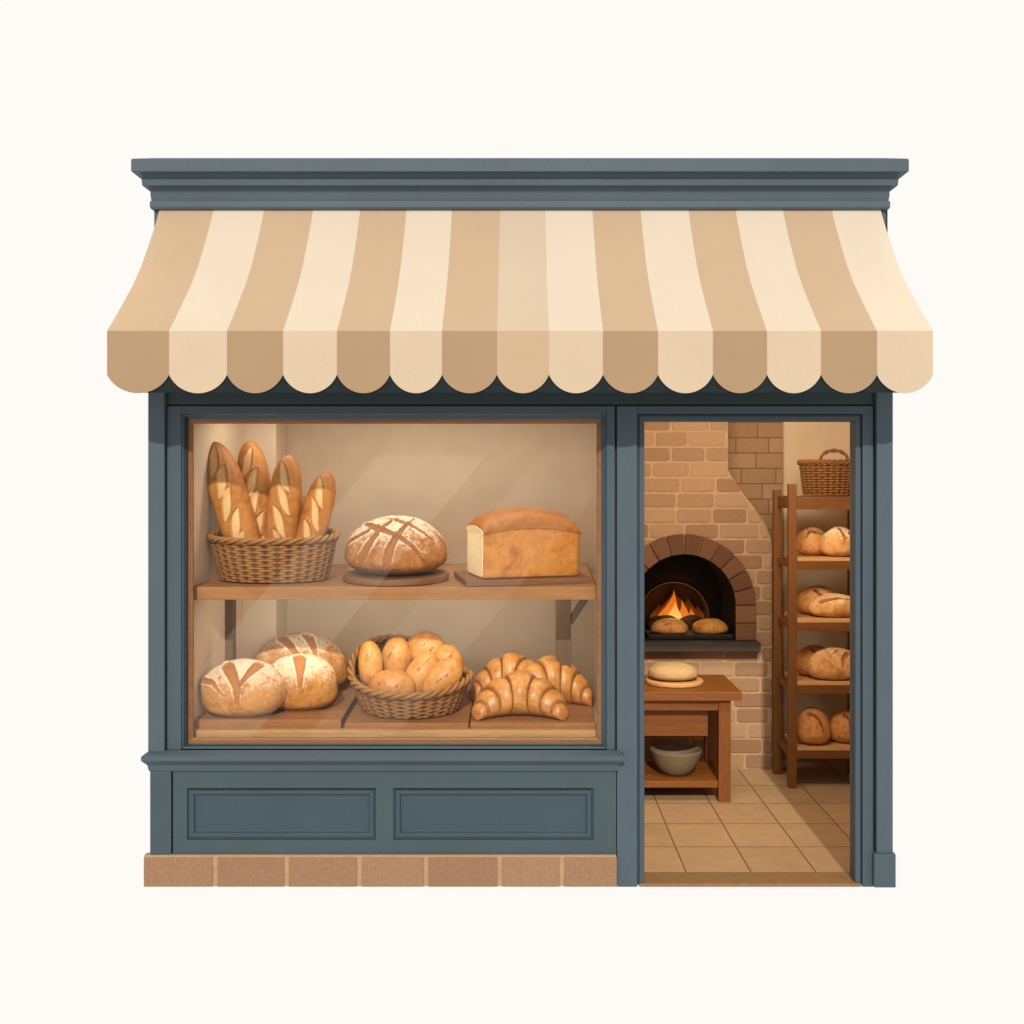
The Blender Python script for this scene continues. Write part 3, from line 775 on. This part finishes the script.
for tx, ty, fx, yt, yf, r, sg, sd, lab in BG:
    tip = Vector((X(tx, yt), yt, Z(ty, yt))); foot = Vector((X(fx, yf), yf, Z(545, yf)))
    dd = (tip-foot).normalized(); foot = tip-dd*((tip.z-(shz(yf)+.035))/dd.z); L = (tip-foot).length
    lead = L-.125
    scs = [(lead-.122*i, (.006 if i % 2 else -.004), .094, .0225*r/.08) for i in range(5)] if sd < 5 else []
    b = baguette('baguette', L, r, scs, sg, sd); b.location = foot
    q = Vector((0,0,1)).rotation_difference(dd); b.rotation_mode = 'QUATERNION'; b.rotation_quaternion = q
    tag(b, lab, 'baguette', 'baguettes in the wicker basket')

# --- scored boule on round board
Y = .40
o = thing('round_board', 'round wooden board under the cross-scored boule', 'board', (X(396, Y), Y, shz(Y)), (R(TILT), 0, 0))
mb = MB(); mb.lathe([(0, 0), (.27, 0), (.281, .006), (.283, .02), (.279, .034), (.268, .038), (.262, .0365), (0, .0365)], 72); mb.build('board_disc', M['dark_board'], o, smooth=30)
cr = [([fp(-.80, .62), fp(-.45, .78), fp(-.08, .90), fp(.3, .97), fp(.5, .96)], .085, .05),
      ([fp(-.55, .20), fp(-.34, .58), fp(-.05, .82), fp(.2, .93), fp(.45, .99)], .10, .055),
      ([fp(.05, .26), fp(.12, .52), fp(.32, .76), fp(.55, .88)], .09, .05),
      ([fp(-.62, .90), fp(-.3, .80), fp(.05, .72), fp(.45, .55), fp(.72, .34)], .085, .05),
      ([fp(-.25, .99), fp(.1, .92), fp(.45, .80), fp(.78, .60), fp(.9, .44)], .08, .045)]
cr = [([fp(-.62, .24), fp(-.46, .50), fp(-.30, .70), fp(-.12, .86), fp(.06, .97)], .085, .05),
      ([fp(-.12, .20), fp(-.02, .48), fp(.10, .68), fp(.24, .84), fp(.38, .94)], .085, .05),
      ([fp(-.92, .48), fp(-.66, .66), fp(-.36, .80), fp(0, .93)], .075, .045),
      ([fp(-.62, .86), fp(-.30, .80), fp(.08, .70), fp(.42, .50), fp(.62, .28)], .085, .05),
      ([fp(-.12, .97), fp(.22, .89), fp(.55, .74), fp(.80, .52)], .08, .045)]
b = loaf('boule', .272, .250, .212, cr, M['boule'], .84, .10, 21, .02, .45, foot_shade=.4)
place(b, X(396, Y), Y, shz(Y)+.0375, TILT); tag(b, 'round boule with a floured cross-hatched top on a round board', 'bread')

# --- tin loaf
Y = .36
o = thing('bread_board', 'rectangular wooden board under the tin loaf', 'board', (X(522, Y), Y+.02, shz(Y+.02)+.0005), (R(TILT), 0, R(12)))
mb = MB(); mb.box(-.335, .335, -.20, .21, 0, .030); mb.build('board_slab', M['dark_board'], o, bevel=.004)
def tin_loaf():
    root = thing('tin_loaf', 'golden tin loaf with a domed brown top and one cut pale end', 'bread', (X(523, Y), Y+.02, shz(Y+.02)+.031), (R(TILT), 0, R(19)))
    L, Wd, H = .535, .30, .36
    nx = 90; sec = []
    # half outline (y, z) from bottom centre round to the top centre
    half = [(0, 0), (.40, 0), (.455, .004), (.478, .02), (.485, .05), (.492, .30), (.497, .62), (.500, .66), (.512, .69), (.527, .735), (.525, .79), (.495, .85), (.42, .905), (.31, .953), (.16, .987), (0, 1.0)]
    outl = [(y*Wd, z) for y, z in half]+[(-y*Wd, z) for y, z in half[-2:0:-1]]
    # resample finer
    fine = []
    for i in range(len(outl)):
        a, b2 = outl[i], outl[(i+1) % len(outl)]
        for q in range(6): fine.append((a[0]+(b2[0]-a[0])*q/6, a[1]+(b2[1]-a[1])*q/6))
    # smooth
    for _ in range(2): fine = [((fine[i-1][0]+2*fine[i][0]+fine[(i+1) % len(fine)][0])/4, (fine[i-1][1]+2*fine[i][1]+fine[(i+1) % len(fine)][1])/4) for i in range(len(fine))]
    m = len(fine); P = []; U = []; S = []
    for i in range(nx+1):
        u = -1+2*i/nx; x = u*L/2
        hh = H*(1-.15*abs(u)**2.0)-.035*max(0, (u-.7)/.3)**2-(.035 if u < 0 else .05)*max(0, (abs(u)-.8)/.2)**2
        rnd_ = 1-.10*max(0, (u-.88)/.12)**2.2            # rounded right end
        for y, z in fine:
            ov = 0
            if z > .66: ov = .012*math.sin(min(1, (z-.66)/.16)*math.pi*.5)*(1 if u > 0 else .6)
            xx = x+ov*(abs(u)**6)*math.copysign(1, u)
            hs = H*(.715-.085*u*u)
            zz = z/.66*hs if z < .66 else hs+(z-.66)/.34*(hh-hs)
            P.append((xx, y*rnd_, zz)); U.append(float(sst(.66, .74, np.array(z)))*.9); S.append(.7*math.exp(-((z-.665)/.016)**2))
    P = np.array(P); nn = fnoise(P, 9, 4)*.006+fnoise(P, 28, 9)*.003
    P[:, 1] *= 1+nn*4; P[:, 2] *= 1+nn*(P[:, 2] > .05)
    F = grid_faces(nx, m); F.append(tuple(range(m-1, -1, -1))); F.append(tuple(nx*m+i for i in range(m)))
    mk('crust', P, F, M['tin'], dict(score=S, flour=np.zeros(len(P)), up=U), root)
    ring = P[:m].copy(); c = ring.mean(0); V = [tuple(c+(p-c)*np.array([1, .93, .955])+np.array([-.003, 0, 0])) for p in ring]
    V2 = [tuple(c+(p-c)*np.array([1, .90, .93])+np.array([.004, 0, 0])) for p in ring]
    mb = MB(); mb.add(V+[tuple(np.array(p)+np.array([.006, 0, 0])) for p in V], [tuple(range(m-1, -1, -1))]+[(i, (i+1) % m, m+(i+1) % m, m+i) for i in range(m)])
    mb.build('cut_face', M['crumb'], root)
tin_loaf()

# --- country loaves
def country(name, px0, px1, top, bot, Y, scores, seed, lab, ry=.85, fl=1., rz_yaw=0, mat='sour'):
    k = .005*(1+Y/D); rx = (px1-px0)/2*k; H = (bot-top)*k*.97
    b = loaf(name, rx*.98, rx*ry, H/1.58, scores, M[mat], fl, .18, seed, .03, .58, up=.15, foot_shade=.45)
    return tag(b, lab, 'bread', 'floured country loaves in the window'), (px0+px1)/2
b, c = country('country_loaf', 200, 286, 662, 718, .36, [
    ([fp(-.84, .60), fp(-.55, .60), fp(-.28, .38)], .09, .07), ([fp(-.34, .95), fp(-.13, .78), fp(.02, .56), fp(.05, .24)], .15, .09), ([fp(.56, .92), fp(.30, .82), fp(.08, .56)], .13, .08)], 31,
    'front left floured country loaf with a Y-shaped slash', .66)
place(b, X(c, .27), .27, on(tL, .27), TILT)
b, c = country('country_loaf', 263, 339, 656, 712, .46, [
    ([fp(-.78, .72), fp(-.52, .58), fp(-.36, .34)], .13, .075), ([fp(.0, .98), fp(.08, .78), fp(.10, .42)], .17, .08)], 32,
    'floured country loaf with two slashes beside the roll basket', .62)
place(b, X(c, .40), .40, on(tL, .40), TILT)
b, c = country('country_loaf', 252, 350, 631, 692, .76, [
    ([fp(-.42, .93), fp(-.2, .85), fp(.0, .66), fp(.1, .5)], .10, .07), ([fp(.12, .99), fp(.28, .84), fp(.40, .58)], .12, .07)], 33,
    'largest floured country loaf lying behind the two front loaves', .52, .8)
place(b, X(c, .76), .76, on(tL, .76)+.002, TILT)

# --- roll basket
Y = .43
rb = thing('bread_basket', 'round wicker basket of golden rolls with its back rim raised', 'basket', (X(411, Y), Y, on(tM, Y)+.001), (R(TILT), 0, 0))
basket(rb, .315, .270, .245, .205, .135, 11, 15, M['wicker'], sr=.0105, rim_r=.0165,
       rise=lambda th: .20*max(0, math.sin(th-.38))**1.3+.05*abs(math.cos(th))**3)
RL = [ # cx, cy (px of roll centre), half width, half height px, roll angle, depth, label
    (370, 664, 11.5, 22, -4, .38, [(-.2, .62), (.25, .68)], 'leftmost upright roll in the basket'),
    (396, 658, 14.5, 20, 6, .52, [(-.35, .55), (-.2, .75)], 'tall upright roll second from the left at the back'),
    (426, 649, 19, 17, 10, .59, [(-.1, .6), (.3, .5)], 'darkest browned roll on top at the back'),
    (447, 663, 15, 18, -6, .53, [(.2, .6), (.4, .7)], 'pale roll at the right near the raised rim'),
    (421, 676, 15, 25, 28, .39, [(-.3, .6), (-.1, .8)], 'smooth roll leaning right in the middle of the basket'),
    (443, 680, 15.5, 24, 36, .32, [(-.2, .45), (.0, .62)], 'roll leaning right against the front right rim'),
    (392, 687, 22.5, 17, 0, .295, [(-.45, .6), (.25, .5)], 'wide roll lying across the front left of the basket')]
for i, (cx, cy, hw, hh, ang, Yr, sl, lab) in enumerate(RL):
    hw, hh = hw*1.06, hh*1.03
    k = .005*(1+Yr/D); low = .85
    scs = [([fp(a-.08, f-.06, low), fp(a, f, low), fp(a+.06, f+.10, low)], .042, .035) for a, f in sl]
    rz = hh*k*2/(1+low)
    b = loaf('bread_roll', hw*k, min(hw, hh)*k*.92, rz, scs, M['roll'], .25 if i in (0, 3) else .0, .4, 50+i, .018, low, up=.55 if i == 2 else .08, nu=72, nv=48, foot_shade=.4)
    b.rotation_euler = (R(-8), R(ang), 0)
    off = Matrix.Rotation(R(ang), 3, 'Y') @ Vector((0, 0, hh*k))
    b.location = Vector((X(cx, Yr), Yr, Z(cy, Yr)))-off
    tag(b, lab, 'roll', 'rolls in the round basket')

# --- croissants
cdef = [(520, 719, .35, 0, 1.0, 'front croissant with both horns pointing forward'),
        (549, 706, .60, 12, .92, 'right rear croissant with its horn turned to the right'),
        (513, 700, .72, -14, .90, 'left rear croissant half hidden behind the front one')]
for i, (cx, by, Yc, yaw, s, lab) in enumerate(cdef):
    c = croissant('croissant', 70+i)
    place(c, X(cx, Yc), Yc, on(tR, Yc), TILT, 0, yaw, (s*.99, s, s*(.93 if i == 0 else 1.16)))
    tag(c, lab, 'croissant', 'croissants in the window')

# ------------------------------------------------------------------ awning
aw = thing('awning', 'beige and cream striped awning with a scalloped valance', 'awning', (0, 0, Z(331, -.39)))
az = Z(331, -.39)
s_b = 1-.39/D; wt, wb = 1.80, 413*.005*s_b
edge_px = [(208, 160), (214, 158.3), (222, 156), (232, 153), (249, 147.3), (267, 141), (284, 133.4), (300, 124.8), (316, 115.8), (331, 107)]
rowsP = []
for i, (py, pxl) in enumerate(edge_px):
    f = (py-208)/123; Yq = -.002-.388*(f**.0+0)*0
    t = i/(len(edge_px)-1)
    # physical half width grows linearly with projection; solve for Y on the sight line
    hp = (520-pxl)*.005
    lo, hi = -.45, .0
    for _ in range(40):
        mid = (lo+hi)/2; w_ = wt+(wb-wt)*(-mid/.39)
        if hp*(1+mid/D) > w_: hi = mid
        else: lo = mid
    Yq = max(-.39, min(-.001, (lo+hi)/2)); rowsP.append((Yq, Z(py, Yq), wt+(wb-wt)*(-Yq/.39)))
rowsP[0] = (-.001, Z(207), wt)
cols = ['b','c','b','c','b','c','b','m','c','b','c','b','c','b','c']
def slot(c): return {'b': 0, 'c': 1, 'm': 2}[c]
bound = [107, 169, 227, 283, 337, 390, 442, 497, 549, 603, 658, 713, 767, 821, 877, 933]
tn = [(b-520)/413 for b in bound]
mb = MB()
for i in range(15):
    nc = 3
    vs = []
    for Yq, z, w in rowsP:
        for k in range(nc+1):
            u = tn[i]+(tn[i+1]-tn[i])*k/nc
            vs.append((u*w, Yq, z-az))
    fs = [(r*(nc+1)+k, r*(nc+1)+k+1, (r+1)*(nc+1)+k+1, (r+1)*(nc+1)+k) for r in range(len(rowsP)-1) for k in range(nc)]
    mb.add(vs, fs, slot(cols[i]))
can = mb.build('canopy', [M['beige'], M['cream'], M['mid']], aw)
bm = bmesh.new(); bm.from_mesh(can.data); bmesh.ops.remove_doubles(bm, verts=bm.verts, dist=1e-4)
for f in bm.faces: f.smooth = True
bmesh.ops.recalc_face_normals(bm, faces=bm.faces); bm.to_mesh(can.data); bm.free()
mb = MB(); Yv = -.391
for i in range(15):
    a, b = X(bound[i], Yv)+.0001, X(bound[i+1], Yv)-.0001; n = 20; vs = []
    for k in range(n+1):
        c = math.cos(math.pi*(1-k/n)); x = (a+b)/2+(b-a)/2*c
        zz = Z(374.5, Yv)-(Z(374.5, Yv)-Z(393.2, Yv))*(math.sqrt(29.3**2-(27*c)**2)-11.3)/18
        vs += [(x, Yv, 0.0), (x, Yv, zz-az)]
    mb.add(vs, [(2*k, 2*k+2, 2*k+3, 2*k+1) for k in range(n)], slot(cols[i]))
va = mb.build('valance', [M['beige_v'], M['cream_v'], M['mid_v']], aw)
md = va.modifiers.new('thickness', 'SOLIDIFY'); md.thickness = .003
mb = MB(); mb.box(-1.79, 1.79, -.382, -.374, Z(392.6, -.38)-az, Z(350, -.38)-az); mb.build('shadow_bar', M['awning_metal'], aw)  # added bar behind the valance, gives the awning a straight cast shadow
for sx in (-1, 1):
    mb = MB(); mb.tube([(sx*1.77, .0, Z(380)-az), (sx*1.77, -.372, Z(362, -.38)-az)], .012, 8); mb.build('arm', M['awning_metal'], aw, smooth=50)

# ------------------------------------------------------------------ in the oven
ot = thing('baking_tray', 'dark iron baking tray in the oven mouth', 'tray', (X(688, YO+.1), YO+.10, zh))
mb = MB(); mb.box(X(648, YO+.1)-X(688, YO+.1), X(732, YO+.1)-X(688, YO+.1), -.05, .30, .004, .020); mb.build('tray_plate', M['tray'], ot, bevel=.003)
mb = MB(); mb.tube([(-.28, -.05, .024), (.31, -.05, .024)], .007, 8); mb.build('tray_lip', M['tray'], ot, smooth=60)
for px0, px1, top, sd, lab, mt in ((651, 688, 617, 81, 'brown loaf baking at the left of the oven mouth', 'rack_loaf'), (692, 728, 617, 82, 'paler loaf baking at the right of the oven mouth', 'sour')):
    Yl = YO+.16; k = .005*(1+Yl/D)
    b = loaf('oven_loaf', (px1-px0)/2*k, .11, 15.5*k/1.45, [([fp(.05, .98), fp(.12, .75), fp(.05, .55)], .05, .04)] if sd == 82 else [([fp(-.5, .6), fp(-.1, .75), fp(.3, .7)], .05, .03)], M[mt], .25, .3, sd, .03, nu=72, nv=40)
    place(b, X((px0+px1)/2, Yl), Yl, zh+.0205); tag(b, lab, 'bread', 'loaves baking in the oven')
for cx, Yl, rx, rz, sd, lab in ((664, YO+.45, .135, .125, 85, 'dark charred log at the left of the oven fire'), (692, YO+.48, .12, .12, 86, 'dark charred log at the right of the oven fire')):
    b = loaf('fire_log', rx, .09, rz/1.45, [], M['log'], 0, .3, sd, .07, nu=48, nv=32); place(b, X(cx, Yl), Yl, zh-.003); tag(b, lab, 'log', 'logs in the oven fire')
fire = thing('fire', 'orange log fire burning inside the brick oven', 'fire', (X(676, YO+.62), YO+.64, zh-.003))
def flame(px, py, wpx, Yd, mat, sway, seed):
    Yf = YO+Yd; s = .005*(1+Yf/D); h = Z(py, Yf)-zh; w = wpx*s; m = MB(); prof = []; n = 26; sg = 16; vs = []
    for i in range(n+1):
        t = i/n; r = w*((math.sin(math.pi*min(1, t*.86+.14))**1.2)*(1-t)**.55*1.35+.0005)
        cx = sway*h*math.sin(t*4.2+seed)*t*.9; cy_ = .02*math.sin(t*5+seed*2)*t
        for k in range(sg): a = 2*math.pi*k/sg; vs.append((X(px, Yf)-fire.location.x+cx+r*math.cos(a), Yf-fire.location.y+cy_+r*.35*math.sin(a), t*h))
    m.add(vs, [(i*sg+k, i*sg+(k+1) % sg, (i+1)*sg+(k+1) % sg, (i+1)*sg+k) for i in range(n) for k in range(sg)]); m.build('flame', mat, fire, smooth=80)
for a in ((674, 588, 15, .74, M['flame_out'], .05, 0), (687, 596, 11, .74, M['flame_out'], -.05, 1), (660, 603, 10, .74, M['flame_out'], .05, 2), (697, 604, 9, .75, M['flame_out'], .04, 4),
          (671, 589, 7.5, .66, M['flame_mid'], -.10, 1), (683, 598, 5, .65, M['flame_mid'], .09, 0), (663, 606, 6, .65, M['flame_mid'], .07, 3), (691, 607, 5, .63, M['flame_mid'], -.06, 2),
          (674.5, 601, 7.5, .58, M['flame_core'], -.03, 1)): flame(*a)

# ------------------------------------------------------------------ work table
TY0, TY1 = 1.40, 2.03; TZ = .71
tb = thing('work_table', 'sturdy wooden work table with a low shelf in front of the oven', 'table', (1.0, 1.7, FZ))
def tbx(mb, x0, x1, y0, y1, z0, z1): mb.box(x0-1.0, x1-1.0, y0-1.7, y1-1.7, z0-FZ, z1-FZ)
mb = MB(); tbx(mb, .63, 1.388, TY0, TY1, TZ-.056, TZ); mb.build('tabletop', M['table_wood'], tb, bevel=.004)
lx0, lx1 = X(718.7, 1.434), X(730.8, 1.434)
for xa, ya in ((lx0, 1.434), (lx0, 1.93), (.645, 1.434), (.645, 1.93)):
    mb = MB(); tbx(mb, xa, xa+(lx1-lx0), ya, ya+.07, FZ, TZ-.0565); mb.build('leg', M['table_leg'], tb, bevel=.003)
mb = MB(); tbx(mb, .722, lx0-.001, 1.445, 1.475, Z(710.5, 1.445), TZ-.057); tbx(mb, lx0+.02, lx0+.05, 1.505, 1.929, Z(710.5, 1.445), TZ-.057); mb.build('apron', M['table_wood'], tb, bevel=.002)
mb = MB(); tbx(mb, .722, X(708, 1.52), 1.52, 1.85, Z(736, 1.52), Z(710.8, 1.52)+.01); mb.build('drawer', M['table_wood'], tb, bevel=.003)
mb = MB(); tbx(mb, .70, lx0-.001, 1.450, 1.95, .098, .139); tbx(mb, lx0, lx0+.05, 1.506, 1.928, .098, .139); mb.build('low_shelf', M['table_wood'], tb, bevel=.003)
Yb = 1.64
bw = thing('mixing_bowl', 'grey stoneware mixing bowl on the low shelf of the table', 'bowl', (X(676, Yb), Yb, .1395))
mb = MB(); k = .167/.17
mb.lathe([(0, 0), (.072, 0), (.082, .004), (.104, .022), (.132, .060), (.152, .105), (.163, .140), (.167, .150), (.166, .157), (.159, .159), (.153, .153), (.146, .130), (.128, .078), (.10, .036), (.07, .018), (0, .014)], 64)
mb.build('bowl_body', M['ceramic'], bw, smooth=50)
Yd = 1.70
o = thing('round_board', 'pale round board under the dough on the work table', 'board', (X(674.5, Yd), Yd, TZ+.0005))
mb = MB(); mb.lathe([(0, 0), (.178, 0), (.186, .006), (.187, .022), (.180, .028), (0, .0285)], 64); mb.build('board_disc', M['pale_board'], o, smooth=30)
b = loaf('dough_round', .162, .15, .102/1.45, [], M['dough'], .5, .1, 91, .015, .5, e=.9); place(b, X(673, Yd), Yd, TZ+.030); tag(b, 'pale flat round of dough on the work table', 'dough')

# ------------------------------------------------------------------ bread rack
RY0, RY1 = 1.776, 2.126; rx0, rx1 = X(792, RY0), 2.29
rk = thing('bread_rack', 'tall dark wooden rack of loaves beside the oven', 'rack', (2.0, 1.95, FZ))
def rbx(mb, x0, x1, y0, y1, z0, z1): mb.box(x0-2.0, x1-2.0, y0-1.95, y1-1.95, z0-FZ, z1-FZ)
pw = .026
for xa, ya, zt in ((rx0, RY0, Z(484, RY0)), (X(777, RY1), RY1, Z(490, RY1)), (rx1, RY0, Z(484, RY0)), (rx1, RY1, Z(490, RY1))):
    mb = MB(); rbx(mb, xa-pw, xa+pw, ya-pw, ya+pw, FZ, zt); mb.build('post', M['rack_wood'], rk, bevel=.004)
shelves = [(496.5, 509.5, None), (561, 569.5, 557.3), (622.4, 630.8, 618), (685, 693, 681), (750, 758, 746)]
rack_top = []
for t, b_, pb in shelves:
    z1, z0 = Z(t, RY0), Z(b_, RY0)
    mb = MB(); rbx(mb, rx0+pw+.001, rx1-pw-.001, RY0-.018, RY0+.012, z0, z1); rbx(mb, rx0+pw+.001, rx1-pw-.001, RY1-.012, RY1+.018, z0, z1)
    rbx(mb, rx0-.020, rx0+.016, RY0+pw+.001, RY1-pw-.001, z0+.012, z1-.004); rbx(mb, rx1-.016, rx1+.020, RY0+pw+.001, RY1-pw-.001, z0+.012, z1-.004)
    rbx(mb, rx0+.018, rx1-.018, RY0+.0125, RY1-.0125, z1-.022, z1-.002)
    mb.build('shelf', M['rack_shelf'], rk, bevel=.002)
    if pb:
        zp = Z(pb, RY0)
        mb = MB(); rbx(mb, rx0+.03, rx1-.03, RY0-.014, RY1+.01, z1+.0005, zp); mb.build('slat_board', M['pale_board'], rk, bevel=.002); rack_top.append(zp)
    else: rack_top.append(z1)
tops = rack_top
def rloaf(px0, px1, top, row, Yl, scores, seed, lab, fl=.3, mat='rack_loaf', ry=.85, up=.1, rxs=1.0, yaw=0):
    k = .005*(1+Yl/D); rx = (px1-px0)/2*k; base = tops[row]+.0005; H = Z(top, Yl)-base
    b = loaf('rack_loaf', rx, min(.15, rx*ry), H/1.45, scores, M[mat], fl, .2, seed, .03, .45, up=up, nu=84, nv=48)
    place(b, X((px0+px1)/2, Yl), Yl, base, 0, 0, yaw); tag(b, lab, 'bread', 'loaves on the wooden rack')
rloaf(796, 829, 527, 1, 1.98, [([fp(-.35, .85), fp(.1, .82), fp(.5, .72)], .12, .06), ([fp(-.3, .85), fp(-.55, .6)], .09, .05)], 101, 'left round loaf on the second shelf of the rack', .5)
rloaf(820, 858, 527, 1, 1.87, [([fp(-.1, .98), fp(.05, .75), fp(.1, .5)], .11, .06), ([fp(.5, .85), fp(.15, .6)], .1, .05)], 102, 'floury right loaf on the second shelf of the rack', .9, 'rack_floury')
rloaf(796, 840, 586, 2, 1.99, [([fp(-.3, .9), fp(-.05, .7), fp(-.1, .45)], .10, .06)], 103, 'brown loaf at the back of the third rack shelf', .35)
rloaf(808, 862, 593.5, 2, 1.85, [([fp(-.7, .62), fp(-.3, .78), fp(.1, .82), fp(.5, .74)], .15, .07)], 104, 'long pale loaf at the front of the third rack shelf', .8, 'rack_floury', .6)
rloaf(795, 834, 644.5, 3, 1.99, [([fp(-.3, .9), fp(-.05, .7), fp(-.1, .45)], .10, .06)], 105, 'brown loaf at the back of the fourth rack shelf', .3)
rloaf(807, 862, 647, 3, 1.85, [([fp(.45, .88), fp(.2, .7), fp(.12, .45)], .12, .07), ([fp(.1, .95), fp(-.2, .8)], .08, .05)], 106, 'golden slashed loaf at the front of the fourth rack shelf', .6, 'rack_floury', .6)
rloaf(795, 830, 707, 4, 1.86, [([fp(-.45, .85), fp(0, .8), fp(.3, .6), fp(.38, .4)], .12, .06)], 107, 'left golden loaf on the bottom shelf of the rack', 0, 'rack_loaf', 1.0, .05)
rloaf(828, 866, 709, 4, 1.90, [([fp(-.3, .9), fp(0, .7), fp(-.1, .4)], .12, .06)], 108, 'right golden loaf on the bottom shelf of the rack', 0, 'rack_loaf', .8, .25)
Yb = 1.95
hb = thing('handled_basket', 'dark wicker basket with a top handle on the rack', 'basket', (X(829.5, Yb), Yb, tops[0]+.001))
hz = Z(463, Yb)-tops[0]
pt = basket(hb, .195, .13, .165, .105, hz, 12, 14, M['wicker_dark'], sr=.0085, rim_r=.014)
mb = MB()
for s in range(2):
    pts = []
    for i in range(60):
        t = i/59; a = math.pi*t; c = Vector((-.09*math.cos(a), -.11, hz+.005+.075*math.sin(a)**.8)); w = 16*t+math.pi*s
        pts.append(c+Vector((0, math.cos(w), math.sin(w)))*.007)
    mb.tube(pts, .008, 6, False, .5)
mb.build('handle', M['wicker_dark'], hb, smooth=80)

# ------------------------------------------------------------------ light, world, camera
w = bpy.data.worlds.new('World'); scene.world = w; w.use_nodes = True
bg = w.node_tree.nodes['Background']; bg.inputs['Color'].default_value = (*lin((254, 251, 246)), 1); bg.inputs['Strength'].default_value = 1.0
sun = bpy.data.lights.new('sun', 'SUN'); sun.energy = 3.0; sun.angle = R(1.0); sun.color = (1, .95, .87)
so_ = bpy.data.objects.new('sun', sun); col.objects.link(so_)
el, azm = R(32), R(.5)
dirv = Vector((math.sin(azm)*math.cos(el), math.cos(azm)*math.cos(el), -math.sin(el)))
so_.rotation_euler = dirv.to_track_quat('-Z', 'Y').to_euler()
def lamp(name, loc, size, power, color, target, sy=None):
    l = bpy.data.lights.new(name, 'AREA'); l.shape = 'RECTANGLE'; l.size = size; l.size_y = sy or size; l.energy = power; l.color = color
    o = bpy.data.objects.new(name, l); col.objects.link(o); o.location = loc
    o.rotation_euler = (Vector(target)-Vector(loc)).to_track_quat('-Z', 'Y').to_euler(); return o
lamp('room_lamp', (1.25, .62, 2.70), 1.2, 58, (1, .93, .80), (1.75, 2.4, 1.3), .7)
lamp('shelf_fill', (-.58, .20, 1.405), 1.6, 4.8, (1, .92, .78), (-.62, 1.0, 1.0), .04)  # added fill light hidden under the shelf front, no real fitting
lamp('display_fill', (-.6, .42, 2.42), 1.8, 8.6, (1, .92, .80), (-.6, .75, .9), .2)  # added unseen fill light for the window display
fl_ = bpy.data.lights.new('fire_glow', 'POINT'); fl_.energy = 1.7; fl_.color = (1, .52, .2); fl_.shadow_soft_size = .06
fo = bpy.data.objects.new('fire_glow', fl_); col.objects.link(fo); fo.location = (X(676, YO+.5), YO+.42, zh+.22)

cam = bpy.data.cameras.new('camera'); co = bpy.data.objects.new('camera', cam); col.objects.link(co)
co.location = (0, -D, EYE); co.rotation_euler = (R(90), 0, 0)
cam.sensor_width = 36; cam.lens = 36*D/5.12; cam.shift_x = -8/1024; cam.shift_y = -32/1024; cam.clip_end = 500; cam.clip_start = .05
scene.camera = co
scene.render.engine = 'CYCLES'
scene.view_settings.view_transform = 'Standard'; scene.view_settings.look = 'None'; scene.view_settings.exposure = 0; scene.view_settings.gamma = 1
